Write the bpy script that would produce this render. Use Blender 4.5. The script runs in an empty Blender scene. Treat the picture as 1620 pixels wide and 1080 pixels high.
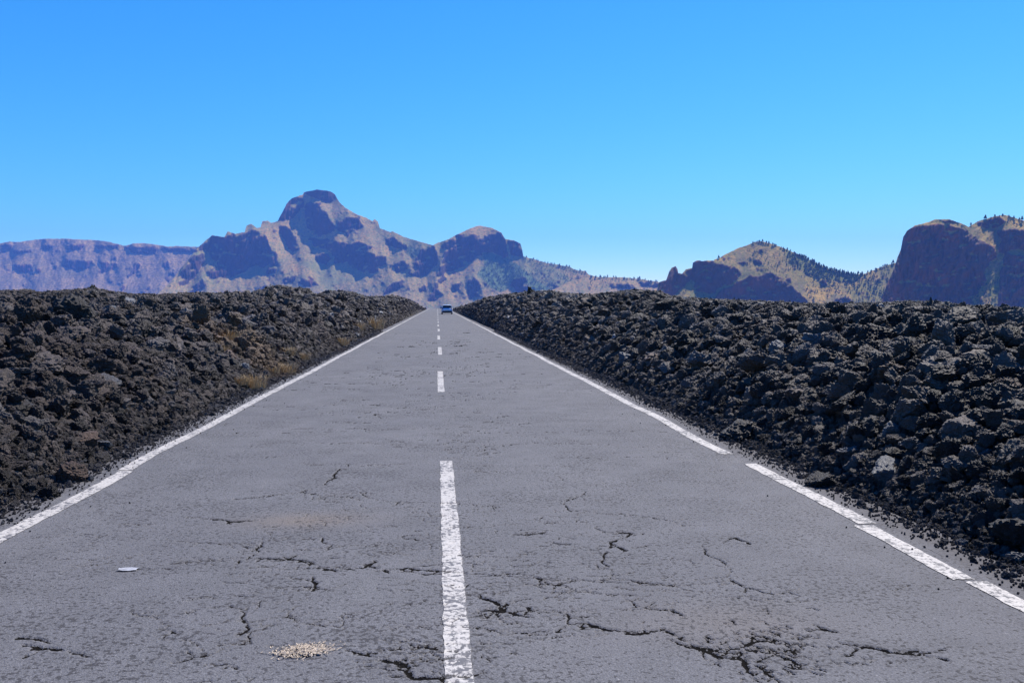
import bpy, bmesh, math, random
import numpy as np
from mathutils import Vector, Matrix, Euler

random.seed(7); RNG = np.random.RandomState(7)
SC = bpy.context.scene
COL = SC.collection

# ------------------------------------------------------------------ camera
F = 1400.0                      # focal length in pixels of the 1620 px wide photograph
VPX, VPY = 692.0, 481.0         # where the straight road vanishes
EYE = 1.6
TH = math.atan((540 - VPY) / F)                         # pitch down
PS = math.atan((810 - VPX) / F * math.cos(TH))          # yaw right
cam_d = bpy.data.cameras.new('camera'); cam = bpy.data.objects.new('camera', cam_d); COL.objects.link(cam)
cam_d.sensor_width = 36; cam_d.lens = 36 * F / 1620; cam_d.clip_start = 0.1; cam_d.clip_end = 60000
cam.location = (0, 0, EYE)
CAMR = Matrix.Rotation(-PS, 3, 'Z') @ Matrix.Rotation(math.pi / 2 - TH, 3, 'X')
cam.rotation_euler = CAMR.to_euler()
SC.camera = cam
RM = np.array(CAMR)

# ------------------------------------------------------------------ light
SKY_GRADE = [(.090, 1.9), (.53, 1.08), (1.9, .5)]        # gain, power per channel
SUN_AZ, SUN_EL = math.radians(43), math.radians(51)     # azimuth from +Y towards +X
world = bpy.data.worlds.new('World'); SC.world = world; world.use_nodes = True
wn, wl = world.node_tree.nodes, world.node_tree.links
bg = wn['Background']
sky = wn.new('ShaderNodeTexSky'); sky.sky_type = 'NISHITA'; sky.sun_disc = False
sky.sun_elevation = SUN_EL; sky.sun_rotation = SUN_AZ
sky.altitude = 2100; sky.air_density = 1.0; sky.dust_density = 0.1; sky.ozone_density = 3.0
# grade the clear mountain sky a little: deeper red/green fall-off towards the zenith
sep = wn.new('ShaderNodeSeparateColor'); com = wn.new('ShaderNodeCombineColor'); wl.new(sky.outputs[0], sep.inputs[0])
for ch, (gain, power) in enumerate(SKY_GRADE):
    pw = wn.new('ShaderNodeMath'); pw.operation = 'POWER'; pw.inputs[1].default_value = power
    ml = wn.new('ShaderNodeMath'); ml.operation = 'MULTIPLY'; ml.inputs[1].default_value = gain
    wl.new(sep.outputs[ch], pw.inputs[0]); wl.new(pw.outputs[0], ml.inputs[0]); wl.new(ml.outputs[0], com.inputs[ch])
wl.new(com.outputs[0], bg.inputs[0])
bg.inputs[1].default_value = 0.15
sun_d = bpy.data.lights.new('sun', 'SUN'); sun_d.energy = 5.0; sun_d.angle = math.radians(0.53)
sun_d.color = (1.0, 0.95, 0.88)
sun = bpy.data.objects.new('sun', sun_d); COL.objects.link(sun)
SUNV = Vector((math.sin(SUN_AZ) * math.cos(SUN_EL), math.cos(SUN_AZ) * math.cos(SUN_EL), math.sin(SUN_EL)))
sun.rotation_euler = SUNV.to_track_quat('Z', 'Y').to_euler()
sun.location = (30, 30, 60)
SC.view_settings.view_transform = 'Standard'; SC.view_settings.look = 'None'
SC.view_settings.exposure = 0.7; SC.view_settings.gamma = 1.0
SC.render.engine = 'CYCLES'
SC.cycles.use_denoising = True
try: SC.cycles.denoiser = 'OPENIMAGEDENOISE'
except Exception: pass
SC.cycles.max_bounces = 5; SC.cycles.diffuse_bounces = 2; SC.cycles.glossy_bounces = 2
SC.cycles.volume_bounces = 0

HAZE_DENSITY = 7.5e-5
HAZE_COLOR = (0.15, 0.34, 1.0, 1)

# ------------------------------------------------------------------ helpers
def rays(px, py):
    px = np.asarray(px, float); py = np.asarray(py, float)
    v = np.stack([(px - 810) / F, (540 - py) / F, -np.ones_like(px)], -1)
    return v @ RM.T
def at(px, py, D):
    """pixels -> world points at forward distance D (metres along the road)"""
    r = rays(px, py)
    D = np.asarray(D, float)
    return np.array([0, 0, EYE]) + r * (D / r[..., 1])[..., None]
def onroad(px, py):
    r = rays(px, py); t = -EYE / r[..., 2]
    return r[..., 0] * t, r[..., 1] * t

_P = RNG.permutation(256); _P = np.concatenate([_P, _P, _P])
_G = RNG.randn(256, 3); _G /= np.linalg.norm(_G, axis=1)[:, None]
def pn(x, y, z=0.0):
    x, y, z = np.broadcast_arrays(np.asarray(x, float), np.asarray(y, float), np.asarray(z, float))
    xi = np.floor(x).astype(int); yi = np.floor(y).astype(int); zi = np.floor(z).astype(int)
    xf, yf, zf = x - xi, y - yi, z - zi
    u, v, w = [t * t * t * (t * (t * 6 - 15) + 10) for t in (xf, yf, zf)]
    xi &= 255; yi &= 255; zi &= 255
    out = 0
    for dx in (0, 1):
        for dy in (0, 1):
            for dz in (0, 1):
                h = _P[_P[_P[(xi + dx) & 255] + ((yi + dy) & 255)] + ((zi + dz) & 255)]
                g = _G[h]
                d = g[..., 0] * (xf - dx) + g[..., 1] * (yf - dy) + g[..., 2] * (zf - dz)
                out = out + d * (u if dx else 1 - u) * (v if dy else 1 - v) * (w if dz else 1 - w)
    return out * 1.6
def fbm(x, y, z=0.0, o=4, g=0.5, ridge=False):
    s = 0; a = 1; t = 0
    for i in range(o):
        n = pn(x * 2 ** i + 17.3 * i, y * 2 ** i - 9.1 * i, z * 2 ** i + 3.7 * i)
        if ridge: n = 1 - 2 * np.abs(n)
        s = s + a * n; t += a; a *= g
    return s / t
_WJ = RNG.rand(256, 3)
def worley(x, y, z=None):
    three = z is not None
    if not three: z = np.zeros_like(x)
    xi = np.floor(x).astype(int); yi = np.floor(y).astype(int); zi = np.floor(z).astype(int)
    best = np.full(x.shape, 9.0)
    for dx in (-1, 0, 1):
        for dy in (-1, 0, 1):
            for dz in ((-1, 0, 1) if three else (0,)):
                h = _P[_P[_P[(xi + dx) & 255] + ((yi + dy) & 255)] + ((zi + dz) & 255)]
                j = _WJ[h]
                d = (xi + dx + j[..., 0] - x) ** 2 + (yi + dy + j[..., 1] - y) ** 2
                if three: d = d + (zi + dz + j[..., 2] - z) ** 2
                best = np.minimum(best, d)
    return np.sqrt(best)
def sstep(a, b, x):
    t = np.clip((x - a) / (b - a), 0, 1); return t * t * (3 - 2 * t)

def mesh_np(name, V, Fc, smooth=False):
    """V (n,3), Fc (m,k) ints"""
    me = bpy.data.meshes.new(name)
    V = np.asarray(V, np.float32); Fc = np.asarray(Fc, np.int32)
    me.vertices.add(len(V)); me.vertices.foreach_set('co', V.ravel())
    k = Fc.shape[1]
    me.loops.add(Fc.size); me.loops.foreach_set('vertex_index', Fc.ravel())
    me.polygons.add(len(Fc)); me.polygons.foreach_set('loop_start', np.arange(0, Fc.size, k, dtype=np.int32))
    me.polygons.foreach_set('loop_total', np.full(len(Fc), k, np.int32))
    me.polygons.foreach_set('use_smooth', np.full(len(Fc), smooth))
    me.update(); me.validate()
    return me
def grid_faces(nr, nc, flip=False):
    i = np.arange(nr - 1)[:, None] * nc + np.arange(nc - 1)[None]
    f = np.stack([i, i + 1, i + nc + 1, i + nc], -1).reshape(-1, 4)
    return f[:, ::-1] if flip else f
def attr(me, name, vals):
    a = me.attributes.new(name, 'FLOAT', 'POINT'); a.data.foreach_set('value', np.asarray(vals, np.float32).ravel())
def link(name, me, m=None, parent=None):
    o = bpy.data.objects.new(name, me); COL.objects.link(o)
    if m is not None:
        for x in (m if isinstance(m, (list, tuple)) else [m]): me.materials.append(x)
    if parent is not None: o.parent = parent
    return o
def tag(o, label=None, cat=None, group=None, kind=None):
    if label: o['label'] = label
    if cat: o['category'] = cat
    if group: o['group'] = group
    if kind: o['kind'] = kind
    return o
def empty(name, loc=(0, 0, 0)):
    o = bpy.data.objects.new(name, None); COL.objects.link(o); o.location = loc; o.empty_display_size = .2
    return o

class NT:
    """tiny node helper"""
    def __init__(s, name):
        s.m = bpy.data.materials.new(name); s.m.use_nodes = True
        s.t = s.m.node_tree; s.b = s.t.nodes['Principled BSDF']
    def n(s, typ, **kw):
        nd = s.t.nodes.new('ShaderNode' + typ)
        for k, v in kw.items():
            if k in nd.bl_rna.properties.keys(): setattr(nd, k, v)
            else: nd.inputs[k].default_value = v
        return nd
    def l(s, a, b): s.t.links.new(a, b)
    def pos(s):
        return s.n('NewGeometry').outputs['Position']
    def noise(s, vec, scale, detail=4, rough=.55):
        nd = s.n('TexNoise'); nd.inputs['Scale'].default_value = scale; nd.inputs['Detail'].default_value = detail
        nd.inputs['Roughness'].default_value = rough; s.l(vec, nd.inputs['Vector']); return nd.outputs['Fac']
    def ramp(s, fac, stops):
        nd = s.n('ValToRGB'); e = nd.color_ramp.elements
        while len(e) > 1: e.remove(e[-1])
        e[0].position = stops[0][0]; c = stops[0][1]; e[0].color = (*c, 1) if len(c) == 3 else c
        for p, c in stops[1:]:
            q = e.new(p); q.color = (*c, 1)
        s.l(fac, nd.inputs[0]); return nd.outputs[0]
    def mix(s, fac, a, b, mode='MIX'):
        nd = s.n('Mix'); nd.data_type = 'RGBA'; nd.blend_type = mode
        for sock, v in ((nd.inputs[0], fac), (nd.inputs[6], a), (nd.inputs[7], b)):
            if isinstance(v, bpy.types.NodeSocket): s.l(v, sock)
            elif isinstance(v, (int, float)): sock.default_value = v
            else: sock.default_value = (*v, 1)
        return nd.outputs[2]
    def math(s, op, a, b=0.0):
        nd = s.n('Math'); nd.operation = op
        for sock, v in ((nd.inputs[0], a), (nd.inputs[1], b)):
            if isinstance(v, bpy.types.NodeSocket): s.l(v, sock)
            else: sock.default_value = v
        return nd.outputs[0]
    def attr(s, name):
        nd = s.n('Attribute'); nd.attribute_name = name; return nd.outputs['Fac']
    def bump(s, h, strength=.5, dist=.01):
        nd = s.n('Bump'); nd.inputs['Strength'].default_value = strength; nd.inputs['Distance'].default_value = dist
        s.l(h, nd.inputs['Height']); s.l(nd.outputs[0], s.b.inputs['Normal'])
    def col(s, c, rough=.8, spec=.3, metal=0):
        if isinstance(c, bpy.types.NodeSocket): s.l(c, s.b.inputs['Base Color'])
        else: s.b.inputs['Base Color'].default_value = (*c, 1)
        s.b.inputs['Roughness'].default_value = rough; s.b.inputs['Specular IOR Level'].default_value = spec
        s.b.inputs['Metallic'].default_value = metal
        return s.m
def vals(c): return (c, c, c)

# ------------------------------------------------------------------ materials
def dirt_mask(t, p):
    """sandy brown soil spilling down the left bank beside the third dash"""
    d = t.n('VectorMath'); d.operation = 'DISTANCE'; t.l(p, d.inputs[0]); d.inputs[1].default_value = (-4.4, 20.5, .6)
    n = t.math('MULTIPLY', t.noise(p, 2.2, 4, .7), 3.2)
    return t.ramp(t.math('ADD', t.math('MULTIPLY', d.outputs['Value'], .3), t.math('MULTIPLY', n, .3)), [(.70, vals(.75)), (1.05, vals(0)) if False else (1.0, vals(0))])
def rock_mat(name, a, b, c, rough=.58, spec=.3):
    t = NT(name)
    oi = t.n('ObjectInfo').outputs['Random']
    base = t.ramp(oi, [(0, a), (.45, b), (.9, c), (.93, (c[0] * 1.02, c[1] * 1.14, c[2] * 1.24))])
    tc = t.n('TexCoord').outputs['Object']
    n1 = t.noise(tc, 2.6, 6, .7)
    mod = t.ramp(n1, [(.25, vals(.75)), (.5, vals(1.0)), (.75, vals(1.3))])
    base = t.mix(1, base, mod, 'MULTIPLY')
    p = t.pos()
    n2 = t.noise(p, .22, 3)
    base = t.mix(t.ramp(n2, [(.52, vals(0)), (.66, vals(.5))]), base, (.075, .046, .034))
    base = t.mix(dirt_mask(t, p), base, (.17, .105, .055))
    n3 = t.noise(tc, 9, 5, .75)
    n4 = t.noise(tc, 28, 3, .7)
    h = t.math('ADD', n3, t.math('MULTIPLY', n4, .2))
    t.bump(h, 1.0, .035)
    t.col(base, rough, spec)
    return t.m
M = {}
M['lava'] = rock_mat('lava rubble', (.015, .011, .009), (.066, .048, .038), (.118, .090, .075))
M['charcoal'] = rock_mat('charcoal lava', (.022, .018, .016), (.032, .025, .021), (.045, .036, .031))
M['rust'] = rock_mat('rusty lava', (.080, .048, .034), (.095, .058, .041), (.12, .075, .052))
M['slate'] = rock_mat('bluish lava', (.075, .075, .080), (.10, .10, .105), (.13, .13, .135), .5, .5)
def ground_mat():
    t = NT('lava grit'); p = t.pos()
    n = t.noise(p, 9, 8, .7); n2 = t.noise(p, .25, 3)
    c = t.ramp(n, [(.3, (.012, .011, .010)), (.55, (.036, .032, .030)), (.8, (.065, .055, .050))])
    c = t.mix(t.ramp(n2, [(.48, vals(0)), (.62, vals(.5))]), c, (.07, .048, .033))
    c = t.mix(dirt_mask(t, p), c, (.17, .105, .055))
    t.bump(t.noise(p, 30, 6, .7), 1, .05)
    return t.col(c, .9, .2)
M['grit'] = ground_mat()
def asphalt():
    t = NT('old asphalt'); p = t.pos()
    big = t.noise(p, .35, 4, .6); mid = t.noise(p, 3.0, 5, .6)
    fine = t.noise(p, 95, 3, .7)
    vor = t.n('TexVoronoi'); vor.inputs['Scale'].default_value = 120; t.l(p, vor.inputs['Vector'])
    c = t.ramp(big, [(.3, (.100, .097, .100)), (.7, (.122, .118, .119))])
    c = t.mix(1, c, t.ramp(mid, [(.3, vals(.90)), (.7, vals(1.10))]), 'MULTIPLY')
    c = t.mix(1, c, t.ramp(fine, [(.28, vals(.55)), (.5, vals(1.0)), (.72, vals(1.5))]), 'MULTIPLY')
    # pale stone chips
    chips = t.ramp(vor.outputs['Color'], [(.93, vals(0)), (.97, vals(.55))])
    c = t.mix(chips, c, (.26, .25, .25))
    # pale tan stain and loose dust towards the edges
    c = t.mix(t.attr('stain'), c, (.15, .125, .105))
    ax = t.n('SeparateXYZ'); t.l(p, ax.inputs[0]); axx = t.math('ABSOLUTE', ax.outputs[0])
    grit = t.math('ADD', axx, t.math('MULTIPLY', t.noise(p, 5, 5, .7), .35))
    c = t.mix(t.ramp(t.math('SUBTRACT', grit, 2.9), [(.40, vals(0)), (.60, vals(.85))]), c, (.080, .073, .072))
    pit = t.noise(p, 38, 2, .5); reg = t.noise(p, 1.6, 3)
    pits = t.ramp(t.math('ADD', pit, t.math('MULTIPLY', reg, .35)), [(.75, vals(0)), (.79, vals(.8))])
    c = t.mix(pits, c, (.035, .032, .032))
    cr = t.math('ADD', t.attr('crack'), t.math('MULTIPLY', t.math('SUBTRACT', t.noise(p, 70, 3, .7), .5), 1.1))
    cm_ = t.ramp(cr, [(.44, vals(0)), (.60, vals(1))]); c = t.mix(cm_, c, (.012, .011, .010))
    t.l(t.ramp(cm_, [(0, vals(.25)), (1, vals(0))]), t.b.inputs['Specular IOR Level'])
    t.bump(t.math('ADD', fine, t.math('MULTIPLY', vor.outputs['Distance'], .6)), .8, .006)
    return t.col(c, .85, .25)
M['asphalt'] = asphalt()
def paint():
    t = NT('worn white paint'); p = t.pos()
    n = t.noise(p, 22, 6, .75); n2 = t.noise(p, 2.0, 3)
    c = t.ramp(t.noise(p, 60, 3), [(.3, (.31, .285, .255)), (.6, (.47, .435, .385))])
    w = t.math('ADD', n, t.math('MULTIPLY', n2, .35))
    c = t.mix(t.ramp(w, [(.69, vals(0)), (.73, vals(1))]), c, (.105, .10, .10))
    cr = t.math('ADD', t.attr('crack'), t.math('MULTIPLY', t.math('SUBTRACT', t.noise(p, 70, 3, .7), .5), 1.1))
    c = t.mix(t.ramp(cr, [(.45, vals(0)), (.6, vals(1))]), c, (.03, .027, .025))
    t.bump(t.noise(p, 110, 3), .5, .004)
    return t.col(c, .7, .3)
M['paint'] = paint()
def simple(name, c, rough=.7, spec=.3, metal=0, var=.25, scale=8):
    t = NT(name); n = t.noise(t.n('TexCoord').outputs['Object'], scale, 4)
    cc = t.ramp(n, [(.3, tuple(v * (1 - var) for v in c)), (.7, tuple(v * (1 + var) for v in c))])
    return t.col(cc, rough, spec, metal)
M['needles'] = simple('pine needles', (.050, .078, .026), .8, .2, 0, .4, .6)
M['bark'] = simple('pine bark', (.10, .065, .045), .9, .1)
M['straw'] = simple('dry grass', (.46, .33, .17), .85, .2, 0, .3, 5)
M['scrub'] = simple('dark scrub', (.035, .034, .022), .9, .1, 0, .35, 6)
def hill_mat(name, cliff, talus, orange, green, sc):
    t = NT(name); p = t.pos(); c_ = t.attr('cliff')
    n1 = t.noise(p, sc * .25, 6, .6); n2 = t.noise(p, sc * 1.6, 5, .7); n3 = t.noise(p, sc * 3, 5, .75)
    ta = t.ramp(n1, [(.32, tuple(v * .78 for v in talus)), (.5, talus), (.66, orange)])
    ta = t.mix(t.attr('warm'), ta, orange)
    # scrub dotted over the slopes
    ta = t.mix(t.ramp(n3, [(.47, vals(0)), (.58, vals(.8))]), ta, green)
    ta = t.mix(t.ramp(t.noise(p, sc * .12, 5, .6), [(.50, vals(0)), (.60, vals(.45))]), ta, green)
    ta = t.mix(t.ramp(n2, [(.52, vals(0)), (.66, vals(.6))]), ta, tuple(v * .9 for v in cliff))
    ta = t.mix(t.attr('veg'), ta, green)
    cl = t.ramp(n2, [(.3, tuple(v * .7 for v in cliff)), (.6, cliff), (.78, tuple(v * 1.6 for v in cliff))])
    cl = t.mix(t.ramp(n1, [(.5, vals(0)), (.62, vals(.7))]), cl, (cliff[0] * 1.7, cliff[1] * 1.05, cliff[2] * .8))
    c = t.mix(t.ramp(c_, [(.25, vals(0)), (.6, vals(1))]), ta, cl)  # dark cliff rock fills the shade outlines, so shade is partly in colour
    t.bump(t.math('ADD', n3, n2), 1.0, 1.2 / sc * .05)
    return t.col(c, .95, .1)
M['hill_far'] = hill_mat('far hills rock', (.09, .060, .05), (.33, .215, .10), (.42, .26, .09), (.08, .085, .045), .02)
M['hill_mid'] = hill_mat('mountain rock', (.08, .052, .042), (.38, .245, .085), (.47, .26, .07), (.11, .165, .06), .03)
M['hill_near'] = hill_mat('near cliffs rock', (.125, .072, .052), (.27, .19, .075), (.54, .31, .07), (.14, .15, .03), .05)

# ------------------------------------------------------------------ cracks in the road
CX0, CX1, CY0, CY1, CR = -3.7, 3.7, 2.6, 60.0, 0.005
CW, CH = int((CX1 - CX0) / CR), int((CY1 - CY0) / CR)
CRK = np.zeros((CH, CW), np.float32)
crng = random.Random(5)
def splat(x, y, w, dep):
    i, j = int((y - CY0) / CR), int((x - CX0) / CR); k = max(1, int(w / CR * 1.6))
    if i < k or j < k or i >= CH - k or j >= CW - k: return
    yy, xx = np.mgrid[-k:k + 1, -k:k + 1] * CR
    g = dep * np.clip(1.25 - np.sqrt(xx ** 2 + yy ** 2) / w, 0, 1)
    a = CRK[i - k:i + k + 1, j - k:j + k + 1]; np.maximum(a, g, out=a)
def crack(pts, w=.008, dep=1.0, rough=.07, gaps=.3, branch=.5):
    P = [Vector(p) for p in pts]
    for lvl in range(5):
        Q = [P[0]]
        for a, b in zip(P, P[1:]):
            d = b - a; nrm = Vector((-d.y, d.x)) * crng.uniform(-1, 1) * rough * (2.2 if lvl else 1.2)
            Q += [(a + b) / 2 + nrm, b]
        P = Q
    ph = crng.uniform(0, 100); s = 0; st = .004
    for a, b in zip(P, P[1:]):
        L = (b - a).length; n = max(1, int(L / st))
        for k in range(n):
            q = a.lerp(b, k / n); s += L / n
            m = math.sin(s * 9 + ph) * .4 + math.sin(s * 23 + ph * 2) * .35 + math.sin(s * 61 + ph) * .3
            if m < -1 + gaps * 1.5: continue
            ww = w * (.45 + .75 * max(0, m + .4) * crng.uniform(.6, 1.3))
            splat(q.x + crng.gauss(0, w * .25), q.y + crng.gauss(0, w * .25), max(.004, ww * .8), dep)
        if branch and crng.random() < branch * .12:
            ang = crng.uniform(0, 6.28); l = crng.uniform(.05, .3)
            e = a + Vector((math.cos(ang), math.sin(ang) * .6)) * l
            crack([a, a.lerp(e, .5), e], w * .6, dep * .8, .12, .3, 0)
def pcrack(pts, **k):
    x, y = onroad([p[0] for p in pts], [p[1] for p in pts]); crack(list(zip(x, y)), **k)
TK = dict(w=.015, gaps=.15)
for pts, kw in [
    ([(480,735),(535,734),(620,736)],{}), ([(540,740),(530,752),(515,765)],TK), ([(370,787),(430,782),(480,777),(500,780)],TK),
    ([(525,782),(570,777),(590,787),(620,792),(695,795),(728,795)],{}), ([(340,820),(378,822),(415,822)],dict(w=.020,gaps=.1)),
    ([(505,845),(525,860),(515,870)],{}), ([(270,890),(310,887),(350,885),(390,885),(410,872),(415,850)],{}),
    ([(410,881),(450,881),(490,886),(505,896),(525,899)],TK), ([(540,892),(575,897),(595,885)],TK), ([(540,899),(575,898)],TK),
    ([(495,910),(502,922),(495,935)],dict(w=.012,gaps=.1)), ([(605,900),(645,897),(700,902),(730,905),(810,910)],TK),
    ([(415,950),(395,960),(385,980),(395,995),(380,1007),(400,1020),(370,1022),(320,1040),(270,1050)],{}),
    ([(210,970),(260,985),(255,995),(285,1005)],{}), ([(30,1010),(65,1012)],TK), ([(50,1027),(100,1027)],TK),
    ([(580,1032),(610,1045),(645,1055),(650,1072),(700,1072),(740,1072)],TK), ([(625,1012),(650,1020),(680,1027),(710,1030)],{}),
    ([(735,940),(780,950),(800,965)],TK), ([(765,965),(800,967)],TK), ([(305,857),(340,858),(400,858)],{}), ([(150,900),(270,900)],dict(w=.009)),
    ([(845,737),(900,739),(955,745)],dict(w=.008)), ([(925,777),(917,785),(900,790),(892,797),(902,807),(930,807),(950,811),(990,811),(1025,816),(1050,820),(1080,832)],{}),
    ([(810,845),(840,845),(865,842)],dict(w=.012,gaps=.15)), ([(870,857),(902,859)],TK), ([(940,832),(960,840)],{}),
    ([(975,840),(1000,842),(985,850),(965,857),(990,870)],TK), ([(960,872),(955,890),(970,900),(965,915)],{}),
    ([(1142,857),(1165,850),(1187,860)],TK), ([(820,915),(850,912),(875,925),(895,920),(935,917),(985,915),(1030,922),(1070,925),(1110,922),(1155,917),(1175,927),(1195,932),(1240,945)],{}),
    ([(890,935),(930,934),(960,940),(990,945),(1005,957),(1030,962),(1065,965),(1085,977)],{}), ([(900,987),(930,985),(970,997)],TK), ([(995,1001),(1025,1000)],TK),
    ([(1010,1002),(1050,995),(1075,1010),(1100,1022),(1130,1027),(1170,1025),(1190,1015),(1235,1012)],dict(w=.012,gaps=.05)),
    ([(1060,1010),(1085,1022),(1120,1030),(1180,1045),(1195,1070)],TK), ([(1365,1022),(1390,1025),(1410,1032),(1460,1035),(1500,1045)],TK),
    ([(1300,995),(1325,1000)],TK), ([(806,968),(838,976)],dict(w=.020,gaps=.05)), ([(640,1010),(700,1040)],{}), ([(1110,860),(1125,880),(1160,900),(1155,917)],dict(w=.008)),
    ([(735,745),(770,745),(800,747)],{}), ([(725,797),(760,800),(800,803)],dict(w=.009)), ([(520,668),(545,667),(600,668)],TK), ([(465,677),(520,678),(570,677),(590,680)],TK),
    ([(500,656),(560,654),(600,657)],{}), ([(700,673),(760,674),(800,678)],{}), ([(615,623),(649,623)],{}), ([(566,578),(607,577)],{}),
    ([(641,630),(660,630)],TK), ([(564,632),(587,632)],{}), ([(830,690),(870,694),(915,698)],dict(w=.009)), ([(410,723),(450,722)],{}), ([(590,735),(640,733)],{}),
    ([(640,578),(670,578)],{}), ([(724,562),(736,561)],{}), ([(824,604),(836,604)],TK), ([(500,700),(560,703)],{}), ([(745,662),(790,660)],{})]:
    pcrack(pts, **kw)
for k in range(60):                                      # long thin transverse joints further off
    y = 9 + crng.random() ** 1.3 * 48; x = crng.uniform(-2.9, 1.2); l = crng.uniform(.8, 3.2)
    crack([(x, y), (x + l * .33, y + crng.uniform(-.15, .15)), (x + l * .66, y + crng.uniform(-.15, .15)), (min(x + l, 2.95), y + crng.uniform(-.15, .15))], w=.006 * (1 + y * .05), gaps=.55, rough=.05, branch=.4)
for k in range(130):                                     # alligator patch right of the centre line
    px = crng.gauss(1215, 45); py = crng.gauss(1032, 24)
    if py > 1100: continue
    dx = crng.uniform(8, 26); pcrack([(px, py), (px + dx * .5, py + crng.uniform(-3, 5)), (px + dx, py + crng.uniform(0, 9))], w=crng.uniform(.003, .008), gaps=.35, branch=0)
for k in range(2600):                                     # short transverse crazing everywhere
    y = 3.3 + crng.random() ** 1.4 * 38; x = crng.gauss(-.2, 1.25)
    if abs(x) > 2.9 or pn(x * .9, y * .35, 3.3) < .0: continue
    l = crng.uniform(.05, .30) * (1 + y * .03)
    crack([(x, y), (x + l * .5, y + crng.uniform(-.04, .04)), (x + l, y + crng.uniform(-.08, .08))], w=crng.uniform(.003, .007) * (1 + y * .05), gaps=.6, branch=.1, dep=.8)
def crk(x, y):
    j = (np.asarray(x) - CX0) / CR; i = (np.asarray(y) - CY0) / CR
    ok = (j > 1) & (j < CW - 2) & (i > 1) & (i < CH - 2)
    j = np.clip(j, 0, CW - 2); i = np.clip(i, 0, CH - 2); j0 = j.astype(int); i0 = i.astype(int); fj = j - j0; fi = i - i0
    v = (CRK[i0, j0] * (1 - fj) + CRK[i0, j0 + 1] * fj) * (1 - fi) + (CRK[i0 + 1, j0] * (1 - fj) + CRK[i0 + 1, j0 + 1] * fj) * fi
    return np.where(ok, v, 0)

# ------------------------------------------------------------------ road
def long_z(y):        # past the far crest the road and the plain drop away
    y = np.asarray(y, float)
    return -np.clip(y - 325, 0, None) ** 1.25 * .012
def road_z(x, y):
    return long_z(y) + .012 * pn(x * .5, y * .5, 3.3) * sstep(200, 60, y) + .004 * pn(x * 2.1, y * 2.1, 8.3) - .014 * crk(x, y) + .03 * (1 - (x / 3.2) ** 2) * 0
ys = [2.0]
while ys[-1] < 420: ys.append(ys[-1] + max(.010, ys[-1] ** 2 / 2240 * .8 * (1 if ys[-1] < 60 else 2.0)))
ys = np.array([-60, -20, -5, 0] + ys + [520, 700])
RL, RR = -3.42, 3.5
xs = np.linspace(RL, RR, 1150)
X, Y = np.meshgrid(xs, ys)
edge = .06 * pn(Y * 1.7, 0 * Y, 1.5) + .03 * pn(Y * 7, 0 * Y, 4.5)
Xe = X + np.where(np.abs(X) > 3.2, edge, 0) * sstep(3.15, 3.4, np.abs(X))
Z = road_z(Xe, Y)
rme = mesh_np('road', np.stack([Xe, Y, Z], -1).reshape(-1, 3), grid_faces(len(ys), len(xs)), True)
attr(rme, 'crack', np.clip(crk(Xe, Y) * 1.3, 0, 1))
sx, sy = onroad(482, 822)
st = np.exp(-((Xe - sx) / .42) ** 2 - ((Y - sy) / .22) ** 2) * .8
sx2, sy2 = onroad(1150, 985)
st = st + np.exp(-((Xe - sx2) / .5) ** 2 - ((Y - sy2) / .3) ** 2) * .35 
attr(rme, 'stain', np.clip(st, 0, 1))
road = tag(link('road', rme, M['asphalt']), 'straight cracked grey asphalt road running to the horizon', kind='structure')

def ribbon(name, y0, y1, xc, w, step, nx=9):
    n = max(4, int((y1 - y0) / step)); yy = np.linspace(y0, y1, n); u = np.linspace(-1, 1, nx)
    U, YY = np.meshgrid(u, yy)
    c = xc(YY) if callable(xc) else xc
    jag = (.07 * pn(YY * 6, U * .7, 2.2) + .03 * pn(YY * 45, U * .7, 5.2)) * w * np.abs(U)
    XX = c + U * w / 2 + np.sign(U) * jag
    YE = YY + (np.abs(YY - y0) < 1e-6) * .02 * pn(XX * 40, 0 * XX, 1) + (np.abs(YY - y1) < 1e-6) * .02 * pn(XX * 40, 0 * XX, 7)
    ZZ = road_z(XX, YE) + .004
    me = mesh_np(name, np.stack([XX, YE, ZZ], -1).reshape(-1, 3), grid_faces(n, nx), True)
    attr(me, 'crack', np.clip(crk(XX, YE) * 1.2, 0, 1))
    return link(name, me, M['paint'], road)
for k in range(27):
    y0 = 4.05 + 12.05 * k
    if k == 0: y0 = 3.3
    y1 = 9.0 + 12.05 * k
    if y0 < 330:
        w = .125 if k < 8 else .15
        ribbon('centre_dash', y0, y1, lambda y: .075 + .012 * np.sin(y * .25) - .0002 * y, w, .02 if k < 3 else .15)
for y0, y1, xo in [(-8, 6.9, .0), (6.9, 8.75, .01), (8.78, 16.2, -.015), (16.2, 330, 0)]:
    ribbon('edge_line', y0, y1, lambda y, xo=xo: -3.0 + xo + .03 * pn(y * .35, y * 0, 1.1) + .00035 * y, .135, .03 if y1 < 20 else .12)
for y0, y1, xo in [(-8, 4.82, .03), (4.86, 6.1, -.02), (6.1, 6.18, 0.0), (6.15, 8.6, .035), (9.2, 22, 0), (22, 330, 0)]:
    if y1 - y0 < .1: continue
    ribbon('edge_line', y0, y1, lambda y, xo=xo: 3.08 + xo + .03 * pn(y * .35, y * 0, 6.1), .135, .03 if y1 < 25 else .12)

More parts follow.
